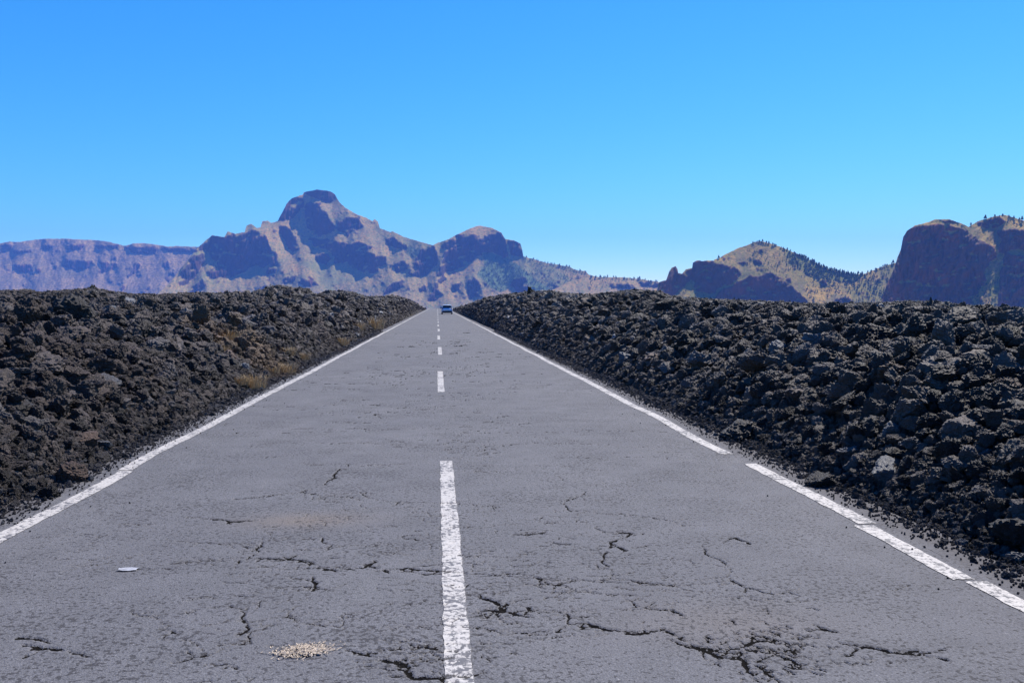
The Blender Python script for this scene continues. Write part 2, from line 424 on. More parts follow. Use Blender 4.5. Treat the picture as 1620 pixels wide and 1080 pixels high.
# ------------------------------------------------------------------ lava banks
TOE_L, TOE_R = 3.36, 3.5
def crest(y, right):
    if right:
        return np.interp(y, [0, 12, 13.9, 16, 18.4, 22, 27.5, 30, 33, 37, 45, 54, 63, 76, 104, 144, 190, 260, 330, 400],
                            [1.5, 1.46, 1.47, 1.52, 1.5, 1.55, 1.65, 1.75, 2.0, 2.05, 1.85, 2.1, 2.45, 2.45, 2.6, 2.35, 1.6, 1.0, .6, 0])
    return np.interp(y, [0, 10, 16, 19, 22, 28, 34, 38, 42, 46, 52, 58, 67, 85, 122, 180, 240, 330, 400],
                        [1.5, 1.5, 1.5, 1.5, 1.55, 1.75, 1.85, 1.9, 2.2, 2.5, 2.3, 2.0, 2.4, 2.55, 2.4, 2.4, 2.0, .8, 0])
SKX = [-400, 0, 50, 60, 100, 150, 200, 250, 300, 350, 400, 420, 430, 450, 480, 500, 525, 560, 580, 600, 620, 640, 655, 668, 690, 715, 725, 740, 770, 800, 830, 870, 905, 940, 970, 1000, 1040, 1060, 1100, 1160, 1215, 1300, 1400, 1430, 1480, 1540, 1620, 2000]
SKY_ = [461, 461, 460, 464, 461, 457, 466, 467, 464, 464, 463, 457, 452, 452, 457, 467, 460, 463, 471, 470, 468, 472, 479, 487, 489, 489, 487, 483, 472, 466, 463, 460, 466, 467, 463, 459, 460, 469, 473, 475, 478, 482, 480, 477, 478, 485, 488, 490]
def proj(x, y, z):
    v = np.stack([x, y, z - EYE], -1) @ RM
    return 810 - F * v[..., 0] / v[..., 2], 540 + F * v[..., 1] / v[..., 2]
def cap_h(x, y, dpx=0.0):
    """height that the far crest line reaches along this bearing"""
    yy = np.maximum(y, 2.0)
    px, p0 = proj(x, yy, EYE + 0 * yy); _, p1 = proj(x, yy, EYE + 1 + 0 * yy)
    return EYE + (p0 - np.interp(px, SKX, SKY_) + dpx) / (p0 - p1)
def toe_shift(y):
    return np.clip(.15 + .16 * pn(y * .45, 0 * y, 2.5) + .10 * pn(y * 1.7, 0 * y, 9.5), 0, 1)
def lava_h(x, y):
    x = np.asarray(x, float); y = np.asarray(y, float)
    ax = np.abs(x); right = x > 0
    u = ax - np.where(right, TOE_R, TOE_L) - toe_shift(y) - np.clip(y - 150, 0, 60) * .004
    hc = np.where(right, crest(y, True), crest(y, False))
    cw = np.where(y > 90, 3.3, 4.6)
    up = hc * (1 - np.exp(-np.clip(u, 0, None) / cw * 2.3)) * 1.03
    # the fields behind the banks
    d = np.hypot(x, y)
    az = x / np.maximum(y, 1)
    tl = np.interp(az, [-.60, -.5, -.45, -.39, -.34, -.3, -.2, 0], [.013, .0135, .0130, .0155, .010, .006, .0, -.004])
    tr = np.interp(az, [0, .1, .25, .4, .66, .9], [-.004, .0, .0, -.001, -.0065, -.008])
    far = 1.45 + np.where(right, tr, tl) * np.clip(d, 0, 170) - np.clip(d - 170, 0, None) * .012
    k = sstep(9, 26, ax)
    h = np.where(right | True, up * (1 - k) + np.where(u > 0, far, 0) * k, up)
    amp = np.clip(u / 1.2, 0, 1)
    h = h + amp * (.20 * pn(x * .42, y * .42, 5.5) + .16 * (fbm(x * .9, y * .9, 1.5, 2, .5, True) - .2) + .07 * pn(x * 2.3, y * 2.3, 7.7))
    h = np.where(u > 0, h, np.minimum(h, .0)) + .03
    h = h - sstep(.15, -.1, u) * .035
    c = cap_h(x, y) - .10 - .0016 * np.hypot(x, y) + .05 * pn(x * .9, y * .9, 4.2)
    d = c - h; k_ = .12
    h = np.where(y > 3, np.minimum(h, c) - k_ * .25 * np.clip(1 - np.abs(d) / k_, 0, 1) ** 2, h)
    return h + long_z(y)
# one lava field sheet each side, under the rocks
for sgn in (-1, 1):
    uu = np.concatenate([np.linspace(3.30, 4.5, 40), np.cumsum(np.full(150, 1.0) * np.linspace(.03, .1, 150)) + 4.5])
    uu = list(uu)
    while uu[-1] < 260: uu.append(uu[-1] * 1.022 + .02)
    yy = [1.0]
    while yy[-1] < 420: yy.append(yy[-1] + max(.035, yy[-1] * .008))
    yy = np.array([-40, -25, -15, -8, -4, -2, 0] + yy)
    UU, YY = np.meshgrid(np.array(uu), yy)
    XX = sgn * UU
    H = lava_h(XX, YY)
    rr = np.clip((UU - 3.6) * 1.2, 0, 1)
    w = .22 - .35 * np.minimum(worley(XX * 2.8, YY * 2.8), .9)
    H = np.where(UU < 3.5, np.minimum(H, .0 + long_z(YY) + .25 * (UU - 3.3)), H)
    H = H + rr * w * .22 - .08 * rr - .07 * sstep(3.38, 3.6, UU)
    H = H - sstep(190, 255, UU) * 12 - sstep(3.42, 3.3, UU) * .02
    me = mesh_np('lava_field', np.stack([XX, YY, H], -1).reshape(-1, 3), grid_faces(len(yy), len(uu), sgn < 0), False)
    o = link('terrain', me, M['grit'])
    tag(o, 'black lava field and bank on the %s of the road' % ('left' if sgn < 0 else 'right'), kind='structure')

# plain out to the mountains and beyond
gr = []
rad = np.concatenate([[0.1, 150, 250, 330, 420, 600, 900, 1300, 1800, 2300], np.geomspace(3000, 45000, 14)])
th = np.linspace(0, 2 * math.pi, 181)
R_, T_ = np.meshgrid(rad, th)
gz = -.35 - np.clip(R_ - 300, 0, 1700) * .048 + np.clip(np.cos(T_) * 0, 0, 1)
gz = gz - (R_ < 450) * .6 + fbm(R_ * np.sin(T_) * .003, R_ * np.cos(T_) * .003, .5, 3) * sstep(500, 1500, R_) * 6
me = mesh_np('ground', np.stack([R_ * np.sin(T_), R_ * np.cos(T_), gz], -1).reshape(-1, 3), grid_faces(len(th), len(rad), False), True)
attr(me, 'cliff', np.zeros(R_.size)); attr(me, 'warm', np.zeros(R_.size)); attr(me, 'veg', np.zeros(R_.size))
tag(link('ground', me, M['hill_near']), 'dry plain between the lava and the mountains', kind='structure')

# ------------------------------------------------------------------ rock shapes
import bmesh
def ico(sub):
    bm = bmesh.new(); bmesh.ops.create_icosphere(bm, subdivisions=sub, radius=1)
    V = np.array([v.co[:] for v in bm.verts]); Fc = np.array([[v.index for v in f.verts] for f in bm.faces]); bm.free()
    return V, Fc
ICO5, ICO4, ICO2 = ico(5), ico(4), ico(2)
def rock_mesh(name, seed, sub=4, craggy=1.0, flat=1.0):
    V, Fc = {5: ICO5, 4: ICO4}[sub]; rs = np.random.RandomState(seed)
    D = V.copy(); r = np.full(len(V), 1.12)
    for k in range(rs.randint(9, 15)):                   # broken faces
        n = rs.randn(3); n /= np.linalg.norm(n); h = rs.uniform(.58, .95)
        c = D @ n; r = np.minimum(r, np.where(c > .05, h / np.maximum(c, .05), 9))
    P = D * r[:, None]; o = seed * 13.7
    n1 = fbm(P[:, 0] * 1.1 + o, P[:, 1] * 1.1, P[:, 2] * 1.1 + o, 3)
    n2 = .5 - worley(P[:, 0] * 1.9 + o, P[:, 1] * 1.9, P[:, 2] * 1.9)
    n3 = .45 - worley(P[:, 0] * 4.6 + o, P[:, 1] * 4.6, P[:, 2] * 4.6)
    n4 = fbm(P[:, 0] * 6 + o, P[:, 1] * 6, P[:, 2] * 6, 3, .6, True)
    n5 = .45 - worley(P[:, 0] * 10 + o, P[:, 1] * 10, P[:, 2] * 10) if sub == 5 else 0
    r2 = 1 + craggy * (.28 * n1 + .24 * n2 + .28 * n3 + .12 * n4 + .05 * n5)
    P = P * r2[:, None] * np.array([rs.uniform(.9, 1.2), rs.uniform(.85, 1.1), rs.uniform(.75, 1.0) * flat])
    me = mesh_np(name, P, Fc, False)
    return me
NV = 22
src = bpy.data.collections.new('rock_shapes')            # shapes the rubble instances
variants = []
for i in range(NV):
    me = rock_mesh('lava_rock_shape', i + 1, 5, random.Random(i).uniform(.75, 1.1)); me.materials.append(M['lava'])
    ob = bpy.data.objects.new('lava_rock_shape', me); src.objects.link(ob); variants.append(me)

M['gravel'] = rock_mat('shoulder gravel', (.045, .041, .040), (.085, .077, .075), (.12, .108, .104), .8, .2)
gsrc = bpy.data.collections.new('gravel_shapes')
for me in variants:
    m2 = me.copy(); m2.materials.clear(); m2.materials.append(M['gravel']); gsrc.objects.link(bpy.data.objects.new('gravel_shape', m2))
def gn_scatter(name, pts, scl, rot, idx, coll=None):
    me = bpy.data.meshes.new(name); n = len(pts)
    me.vertices.add(n); me.vertices.foreach_set('co', np.asarray(pts, np.float32).ravel())
    for nm, v in (('scl', scl), ('rot', rot)):
        a = me.attributes.new(nm, 'FLOAT_VECTOR', 'POINT'); a.data.foreach_set('vector', np.asarray(v, np.float32).ravel())
    a = me.attributes.new('idx', 'INT', 'POINT'); a.data.foreach_set('value', np.asarray(idx, np.int32))
    me.update()
    o = bpy.data.objects.new(name, me); COL.objects.link(o)
    ng = bpy.data.node_groups.new(name, 'GeometryNodeTree')
    ng.interface.new_socket('Geometry', in_out='INPUT', socket_type='NodeSocketGeometry')
    ng.interface.new_socket('Geometry', in_out='OUTPUT', socket_type='NodeSocketGeometry')
    N, L = ng.nodes, ng.links
    gi, go = N.new('NodeGroupInput'), N.new('NodeGroupOutput')
    ci = N.new('GeometryNodeCollectionInfo'); ci.inputs['Collection'].default_value = coll or src
    ci.inputs['Separate Children'].default_value = True; ci.inputs['Reset Children'].default_value = True
    ip = N.new('GeometryNodeInstanceOnPoints'); ip.inputs['Pick Instance'].default_value = True
    def na(nm, t):
        q = N.new('GeometryNodeInputNamedAttribute'); q.data_type = t; q.inputs['Name'].default_value = nm; return q.outputs['Attribute']
    L.new(gi.outputs[0], ip.inputs['Points']); L.new(ci.outputs[0], ip.inputs['Instance'])
    L.new(na('idx', 'INT'), ip.inputs['Instance Index']); L.new(na('rot', 'FLOAT_VECTOR'), ip.inputs['Rotation'])
    L.new(na('scl', 'FLOAT_VECTOR'), ip.inputs['Scale']); L.new(ip.outputs[0], go.inputs[0])
    md = o.modifiers.new('scatter', 'NODES'); md.node_group = ng
    return o
rs = np.random.RandomState(11)
def sizes(n, r0, r1, p=2.6):
    u = rs.rand(n); a = 1 - p
    return (r0 ** a + u * (r1 ** a - r0 ** a)) ** (1 / a)
for side, sname in ((-1, 'left'), (1, 'right')):
    PT, SCL = [], []
    toe = TOE_L if side < 0 else TOE_R
    # rows of jittered cells whose size grows with distance; three overlapping layers of stones
    for (k, up, lo, hi, prob, strip) in [(1.0, .2, .3, .7, 1.0, 1), (.8, .5, .3, .7, .8, 1), (1.7, .3, .3, .6, .6, 1)] + [q + (0,) for q in [(.62, -.10, .36, .62, 1.0), (1.0, .12, .34, .66, .92), (1.0, .34, .26, .60, .55), (1.9, .10, .30, .52, .5), (.36, .10, .34, .60, .25)]]:
        y = 1.5
        while y < 330:
            c = (.165 + .0042 * y) * k
            if (k < .5 and y > 30) or (k < .8 and y > 150): break
            xm = toe + min(150, max(6, y * (.62 if side < 0 else .80) + 2))
            if strip: c = .075 * (1 + .02 * y) * k; xm = toe + 1.7
            if strip and y > 90: break
            n = int((xm - toe) / c); xx = toe + (.02 if strip else .08) + (np.arange(n) + rs.rand(n)) * c; yy_ = y + (rs.rand(n) - .5) * c
            r = c * rs.uniform(lo, hi, n) * (1 + .35 * pn(xx * .5, yy_ * .5, 12.3)); du = np.maximum(xx - toe - toe_shift(yy_), 0)
            r = np.minimum(r, .035 + du * (.20 if not strip else .5))
            z = lava_h(side * xx, yy_) + up * c * np.clip(du * 2, .1, 1) + c * .30 * rs.randn(n) * np.clip(du * 2, .1, 1) - .02
            ok = (xx - toe > toe_shift(yy_) - (.10 if strip else -.02)) & (z + r * 1.1 < cap_h(side * xx, yy_, 1.5 + 2.5 * pn(xx * 1.1, yy_ * .35, 6.6))) & (rs.rand(n) < prob)
            PT.append(np.stack([side * xx, yy_, z], -1)[ok]); SCL.append(r[ok])
            y += c
    PT = np.concatenate(PT); SCL = np.concatenate(SCL); n = len(PT)
    s3 = SCL[:, None] * rs.uniform(.8, 1.2, (n, 3)); s3[:, 2] *= .9
    o = gn_scatter('lava_rubble', PT, s3, rs.rand(n, 3) * [1.2, 1.2, 6.28] - [.6, .6, 0] + (rs.rand(n, 1) < .35) * rs.rand(n, 3) * 6.28, rs.randint(0, NV, n))
    tag(o, 'jagged black and brown lava clinker heaped along the %s of the road' % sname, 'lava rubble', kind='stuff')
    # gravel on the narrow shoulder
    n = 22000
    y = 2.2 + rs.rand(n) ** 1.8 * 50; toe = TOE_L if side < 0 else TOE_R
    x = toe + .10 - rs.rand(n) ** 1.3 * .42; r = np.clip(sizes(n, .005, .035, 3.0), 0, .03) * (1 + y * .02)
    few = rs.rand(n) < .003; x = np.where(few, toe - rs.rand(n) * .9, x); r = np.where(few | (x < toe - .25), np.minimum(r, .007), r)
    x = np.where(few, x, x + .34 * rs.rand(n))
    PT = np.stack([side * x, y, np.maximum(road_z(side * x, y), lava_h(side * x, y)) + r * .2 + .004], -1)
    o = gn_scatter('gravel', PT, r[:, None] * np.ones((1, 3)), rs.rand(n, 3) * 6.28, rs.randint(0, NV, n), gsrc)
    tag(o, 'dark loose gravel on the shoulder at the %s edge of the road' % sname, 'gravel', kind='stuff')

# ------------------------------------------------------------------ boulders that stand out
def hit(px, py):
    r = rays(px, py); r = r / r[1]
    d = np.concatenate([np.linspace(3, 60, 3000), np.linspace(60, 300, 3000)])
    x, z = r[0] * d, EYE + r[2] * d; h = lava_h(x, d)
    i = np.argmax(z < h); return x[i], d[i], h[i]
TIER = {'charcoal': M['charcoal'], 'rusty brown': M['rust'], 'bluish grey': M['slate']}
BM = {}
def boulder_mesh(seed, tint):
    k = (seed, tint)
    if k not in BM:
        me = rock_mesh('lava_boulder', 100 + seed, 5 if seed < 12 else 4, .8 + .08 * (seed % 5)); me.materials.append(TIER[tint]); BM[k] = me
    return BM[k]
def boulder(x, y, z, r, tint, label, group=None, seed=0, flat=1.0, yaw=0.0):
    o = bpy.data.objects.new('lava_boulder', boulder_mesh(seed, tint)); COL.objects.link(o)
    if 'largest craggy' not in label: z = min(z, float(cap_h(np.array([x]), np.array([y]), 2.0)[0]) - r * 1.05)
    o.location = (x, y, z); o.scale = (r, r * .95, r * .9 * flat); o.rotation_euler = (random.uniform(-.3, .3), random.uniform(-.3, .3), yaw or random.uniform(0, 6))
    return tag(o, label, 'boulder', group)
taken = []
for px, py, w, tint, label, flat in [
    (113, 506, 62, 'charcoal', 'largest craggy charcoal block standing above the left bank against the far lava', 1.15),
    (142, 522, 45, 'charcoal', 'charcoal block leaning below the largest craggy block on the left bank', 1.1),
    (20, 590, 46, 'bluish grey', 'flat bluish grey slab at the left edge of the picture, midway up the bank', .5),
    (53, 693, 34, 'bluish grey', 'bluish grey block low on the left bank near the picture edge', 1.0),
    (160, 702, 24, 'bluish grey', 'small pale flat stone just above the left toe near the nearest edge line', .6),
    (112, 752, 46, 'rusty brown', 'rusty brown boulder at the nearest toe of the left bank', .9),
    (77, 780, 30, 'charcoal', 'small charcoal boulder lying closest to the left edge line', .9),
    (126, 626, 44, 'charcoal', 'round dark boulder halfway up the left bank with a hollow beneath', 1.0),
    (155, 725, 34, 'charcoal', 'dark boulder under the small pale flat stone at the left toe', .8),
    (322, 534, 52, 'rusty brown', 'brown outcrop on the left bank where the slope is sandiest', .6),
    (392, 575, 20, 'rusty brown', 'brown boulder beside the dry grass tufts on the left shoulder', .9),
    (1166, 684, 54, 'charcoal', 'broad flat-topped charcoal boulder at the right toe before the edge line gap', .75),
    (1217, 610, 44, 'charcoal', 'upright dark boulder on the right bank above the flat-topped one', 1.1),
    (1316, 572, 50, 'charcoal', 'large dark block high on the middle of the right bank', 1.0),
    (1417, 590, 60, 'rusty brown', 'broad brown block cluster high on the right bank', .9),
    (1412, 682, 40, 'bluish grey', 'pale grey weathered block halfway up the right bank', .8),
    (1340, 716, 34, 'bluish grey', 'small pale grey stone low on the right bank', .8),
    (1547, 745, 36, 'charcoal', 'round dark boulder on the right bank near the picture edge', 1.0),
    (1556, 722, 30, 'bluish grey', 'bluish grey boulder behind the round dark one near the right picture edge', .9),
    (1296, 762, 44, 'charcoal', 'dark boulder at the right toe just past the edge line gap', .8),
    (1590, 610, 55, 'rusty brown', 'large brown boulder at the right picture edge high on the bank', 1.0),
    (1130, 545, 40, 'charcoal', 'dark boulder on the upper right bank above the gap in the paint', 1.0),
    (1510, 640, 48, 'charcoal', 'dark overhanging block in the middle of the right bank', 1.1)]:
    x, y, h = hit(px, py + w * .18)
    r = w / F * y * .5 / 1.02
    boulder(x, y, h + r * .35, r, tint, label, None, len(taken) % 12, flat); taken.append((x, y, r))
ORD = ['nearest', 'second', 'third', 'fourth', 'fifth', 'sixth', 'seventh', 'eighth']
cand = []
br = random.Random(3)
for k in range(5000):
    side = br.choice((-1, 1)); y = 4 + br.random() ** 1.5 * 86
    u = br.random() ** .8 * 6.5 + .25; toe = TOE_L if side < 0 else TOE_R
    x = side * (toe + u)
    if abs(x) > y * .6 + 1: continue
    r = br.uniform(.09, .15) * (1 + y * .016)
    if u < .6: r = min(r, .14)
    cand.append((r / y, x, y, u, r))
cand.sort(reverse=True)
seen = {}; nb = 0
for q, x, y, u, r in cand:
    k = (y - 4.05) / 12.05; i = int(k); on = (k - i) < .42
    if i > 6: continue
    zone = 'foot' if u < 1.3 else ('middle' if u < 3.6 else 'top')
    tint = br.choice(list(TIER)) if br.random() < .9 else 'charcoal'
    if tint == 'bluish grey' and br.random() < .6: tint = 'charcoal'
    key = (x > 0, i, on, zone, tint)
    if key in seen or any((x - a) ** 2 + (y - b) ** 2 < (r + c) ** 2 for a, b, c in taken): continue
    seen[key] = 1; taken.append((x, y, r)); nb += 1
    side = 'right' if x > 0 else 'left'
    where = ('level with the %s centre dash' % ORD[i]) if on else ('just beyond the %s centre dash' % ORD[i])
    boulder(x, y, float(lava_h(x, y)) + r * .3, r, tint, '%s boulder, %s of %s lava bank, %s' % (tint, zone, side, where),
            'lava boulders on the banks', 12 + nb % 14, br.uniform(.75, 1.1))

# ------------------------------------------------------------------ mountains
def inpoly(px, py, poly):
    ins = np.zeros(px.shape, bool); n = len(poly)
    for i in range(n):
        x0, y0 = poly[i]; x1, y1 = poly[(i + 1) % n]
        if y0 == y1: continue
        c = (y0 > py) != (y1 > py)
        ins ^= c & (px < (x1 - x0) * (py - y0) / (y1 - y0) + x0)
    return ins
def blur(a, r):
    q = int(math.ceil(3 * r)); k = np.exp(-np.arange(-q, q + 1) ** 2 / (2. * r * r)); k /= k.sum()
    p = len(k) // 2
    a = np.apply_along_axis(lambda v: np.convolve(np.pad(v, p, 'edge'), k, 'valid'), 0, a)
    return np.apply_along_axis(lambda v: np.convolve(np.pad(v, p, 'edge'), k, 'valid'), 1, a)
LAYERS = {}
def mountain(name, label, sky_pts, bottom, D0, cliffs, mat, tal=29, clf=80, warm=[], veg=[], step=1.0, seed=0, lam=.05, rough=1.0, back=900, skyn=1.0):
    x0, x1 = sky_pts[0][0], sky_pts[-1][0]; top = min(p[1] for p in sky_pts) - 3
    gx = np.arange(x0, x1 + step, step); gy = np.arange(bottom, top - step, -step)     # rows bottom -> top
    PX, PY = np.meshgrid(gx, gy)
    wx = PX + 4.5 * fbm(PX * .13 + seed, PY * .13, .7, 4, .7); wy = PY + 4.5 * fbm(PX * .13 + seed, PY * .13, 9.7, 4, .7)
    m = np.zeros(PX.shape)
    for c in cliffs: m[inpoly(wx, wy, c)] = 1  # cliff outlines trace the shaded faces: shade goes into slope and rock colour
    # small outcrops everywhere
    oc = sstep(.27, .36, fbm(PX * .085 + seed, PY * .11, 4.4, 4, .6)) * .9
    m = np.maximum(m, oc * .8)
    led = sstep(.10, .22, fbm(PX * .07 + PY * .03 + seed * 3, PY * .16, 7.7, 4, .6))       # lit ledges and scree tongues in the cliffs
    m = m * (1 - .85 * led)
    fine_oc = sstep(.24, .34, fbm(PX * .20 + seed, PY * .26, 3.1, 3, .6)) * .8
    m = np.maximum(m, fine_oc)
    m = blur(m, 1.0) if step >= 1 else blur(m, 1)
    mpp = D0 / F                                          # metres per pixel
    slope = np.radians(tal + 6 * fbm(PX * .03, PY * .03, seed + 1.5, 2))
    s = (1 - m) / np.tan(slope) + m / math.tan(math.radians(clf))
    s = s * mpp * step                                   # depth gained per row
    # Frankot-Chellappa style integration (mirrored)
    gyf = s; H_, W_ = s.shape
    S = np.concatenate([gyf, -gyf[::-1]], 0); S = np.concatenate([S, S[:, ::-1]], 1)
    mean = s.mean()
    gxx = np.zeros_like(S)
    fy = np.fft.fftfreq(S.shape[0])[:, None] * 2 * np.pi; fx = np.fft.fftfreq(S.shape[1])[None] * 2 * np.pi
    Sf = np.fft.fft2(S)
    den = lam * fx ** 2 + fy ** 2; den[0, 0] = 1
    D = np.real(np.fft.ifft2(-1j * fy * Sf / den))[:H_, :W_]
    D = D - D[0].mean() + D0 + 0
    # ribs, gullies and rubble in depth
    rib = fbm(PX * .16 + seed, PY * .035, 2.2, 4, .55, True)
    gul = fbm(PX * .035 + PY * .02 + seed, PY * .018, 6.2, 3, .5, True)
    D = D - mpp * (m * 4.2 * rib * rough + 4.5 * gul * rough + (1 - m) * .95 * fbm(PX * .3, PY * .3, seed, 4, .6) * rough)
    skx = np.array([p[0] for p in sky_pts], float); sky_ = np.array([p[1] for p in sky_pts], float)
    st = np.interp(gx, skx, sky_) + skyn * (.9 * fbm(gx * .22, gx * 0, seed + .3, 3) )
    nr = int((bottom - top) / step)
    T = np.linspace(0, 1, nr)[:, None]
    QY = bottom + (st[None] - bottom) * T; QX = np.repeat(gx[None], nr, 0)
    ri = np.clip((bottom - QY) / step, 0, H_ - 1.001); r0 = ri.astype(int); f = ri - r0
    cidx = np.arange(W_)[None].repeat(nr, 0)
    def samp(A): return A[r0, cidx] * (1 - f) + A[np.minimum(r0 + 1, H_ - 1), cidx] * f
    QD = samp(D); QM = samp(m)
    V = at(QX, QY, QD)
    # back slope falling away behind the ridge
    nbk = 14; last = V[-1]; bk = []
    for j in range(1, nbk + 1):
        t = j / nbk; dd = back * t; dirv = last / np.linalg.norm(last[:, :2], axis=1)[:, None]
        q = last.copy(); q[:, 0] += dirv[:, 0] * dd; q[:, 1] += dirv[:, 1] * dd
        zb = V[0][:, 2] - 30
        q[:, 2] = last[:, 2] + (zb - last[:, 2]) * (t ** 1.25) + mpp * 4 * fbm(gx * .05, gx * 0 + j * .4, 3.1, 3) * (t * (1 - t) * 4) - mpp * .6 * (t > 0)
        bk.append(q)
    VV = np.concatenate([V, np.array(bk)], 0)
    me = mesh_np(name, VV.reshape(-1, 3), grid_faces(VV.shape[0], VV.shape[1], True)[:, ::-1], True)
    pad = np.zeros((nbk, W_))
    attr(me, 'cliff', np.concatenate([QM, pad], 0))
    wm = np.zeros(QM.shape); vg = np.zeros(QM.shape)
    ox = QX + 5 * fbm(QX * .08, QY * .08, 5.5, 3); oy = QY + 4 * fbm(QX * .08, QY * .08, 1.5, 3)
    for p, v in warm: wm[inpoly(ox, oy, p)] = v
    for p, v in veg: vg[inpoly(ox, oy, p)] = v
    attr(me, 'warm', np.concatenate([blur(wm, 1), pad], 0)); attr(me, 'veg', np.concatenate([blur(vg, 1), pad], 0))
    o = link('hill', me, M[mat]); tag(o, label, kind='structure')
    LAYERS[name] = (x0, step, bottom, D, st, H_, W_)
    return o
def on_hill(name, px, py):
    x0, step, bottom, D, st, H_, W_ = LAYERS[name]
    j = int(round((px - x0) / step)); i = int(round((bottom - py) / step))
    if not (0 <= j < W_): return None
    py = max(py, st[j]); i = min(max(int((bottom - py) / step), 0), H_ - 1)
    return at(px, py, D[i, j])
def sky_y(name, px):
    x0, step, bottom, D, st, H_, W_ = LAYERS[name]
    return st[int(np.clip(round((px - x0) / step), 0, W_ - 1))]

mountain('far', 'long flat-topped blue ridge far off on the left',
    [(-330,392),(-200,388),(-90,384),(0,385),(15,382),(27,383),(50,380),(67,378),(100,377.5),(130,379),(155,380),(175,383),(197,389),(212,385),(230,384.5),(250,387.5),(267,390),(280,389),(300,390),(330,391),(380,398),(430,415)],
    500, 6400, [
    [(-330,390),(-100,388),(0,387),(20,387),(15,395),(-60,396),(-330,400)], [(20,396),(50,395),(48,400),(20,400)], [(66,387),(82,387),(78,395),(68,394)],
    [(100,388),(135,387),(130,394),(110,396)], [(150,387),(190,387),(185,394),(155,393)], [(196,390),(250,389),(245,402),(212,401),(200,395)], [(255,392),(300,392),(330,396),(300,400),(262,397)],
    [(20,420),(50,418),(50,430),(30,431)], [(100,422),(105,410),(125,412),(147,412),(140,425),(120,427)], [(155,435),(160,422),(155,415),(172,415),(172,425)], [(176,408),(184,405),(184,424),(178,424)],
    [(197,439),(207,430),(215,415),(221,418),(221,430),(207,436)], [(188,459),(200,445),(201,450),(192,462)], [(222,462),(240,450),(240,455),(226,465)], [(172,443),(180,444),(178,449),(172,448)],
    [(258,415),(266,414),(268,423),(259,424)], [(56,425),(64,425),(62,432),(57,432)], [(85,420),(92,421),(90,428)], [(-120,415),(-60,410),(-30,420),(-80,430)], [(260,440),(275,425),(278,430),(266,445)]],
    'hill_far', tal=27, seed=1, rough=1.2, warm=[([(60,430),(160,450),(180,470),(0,470)],.3), ([(252,408),(262,408),(262,415),(252,415)],1)])

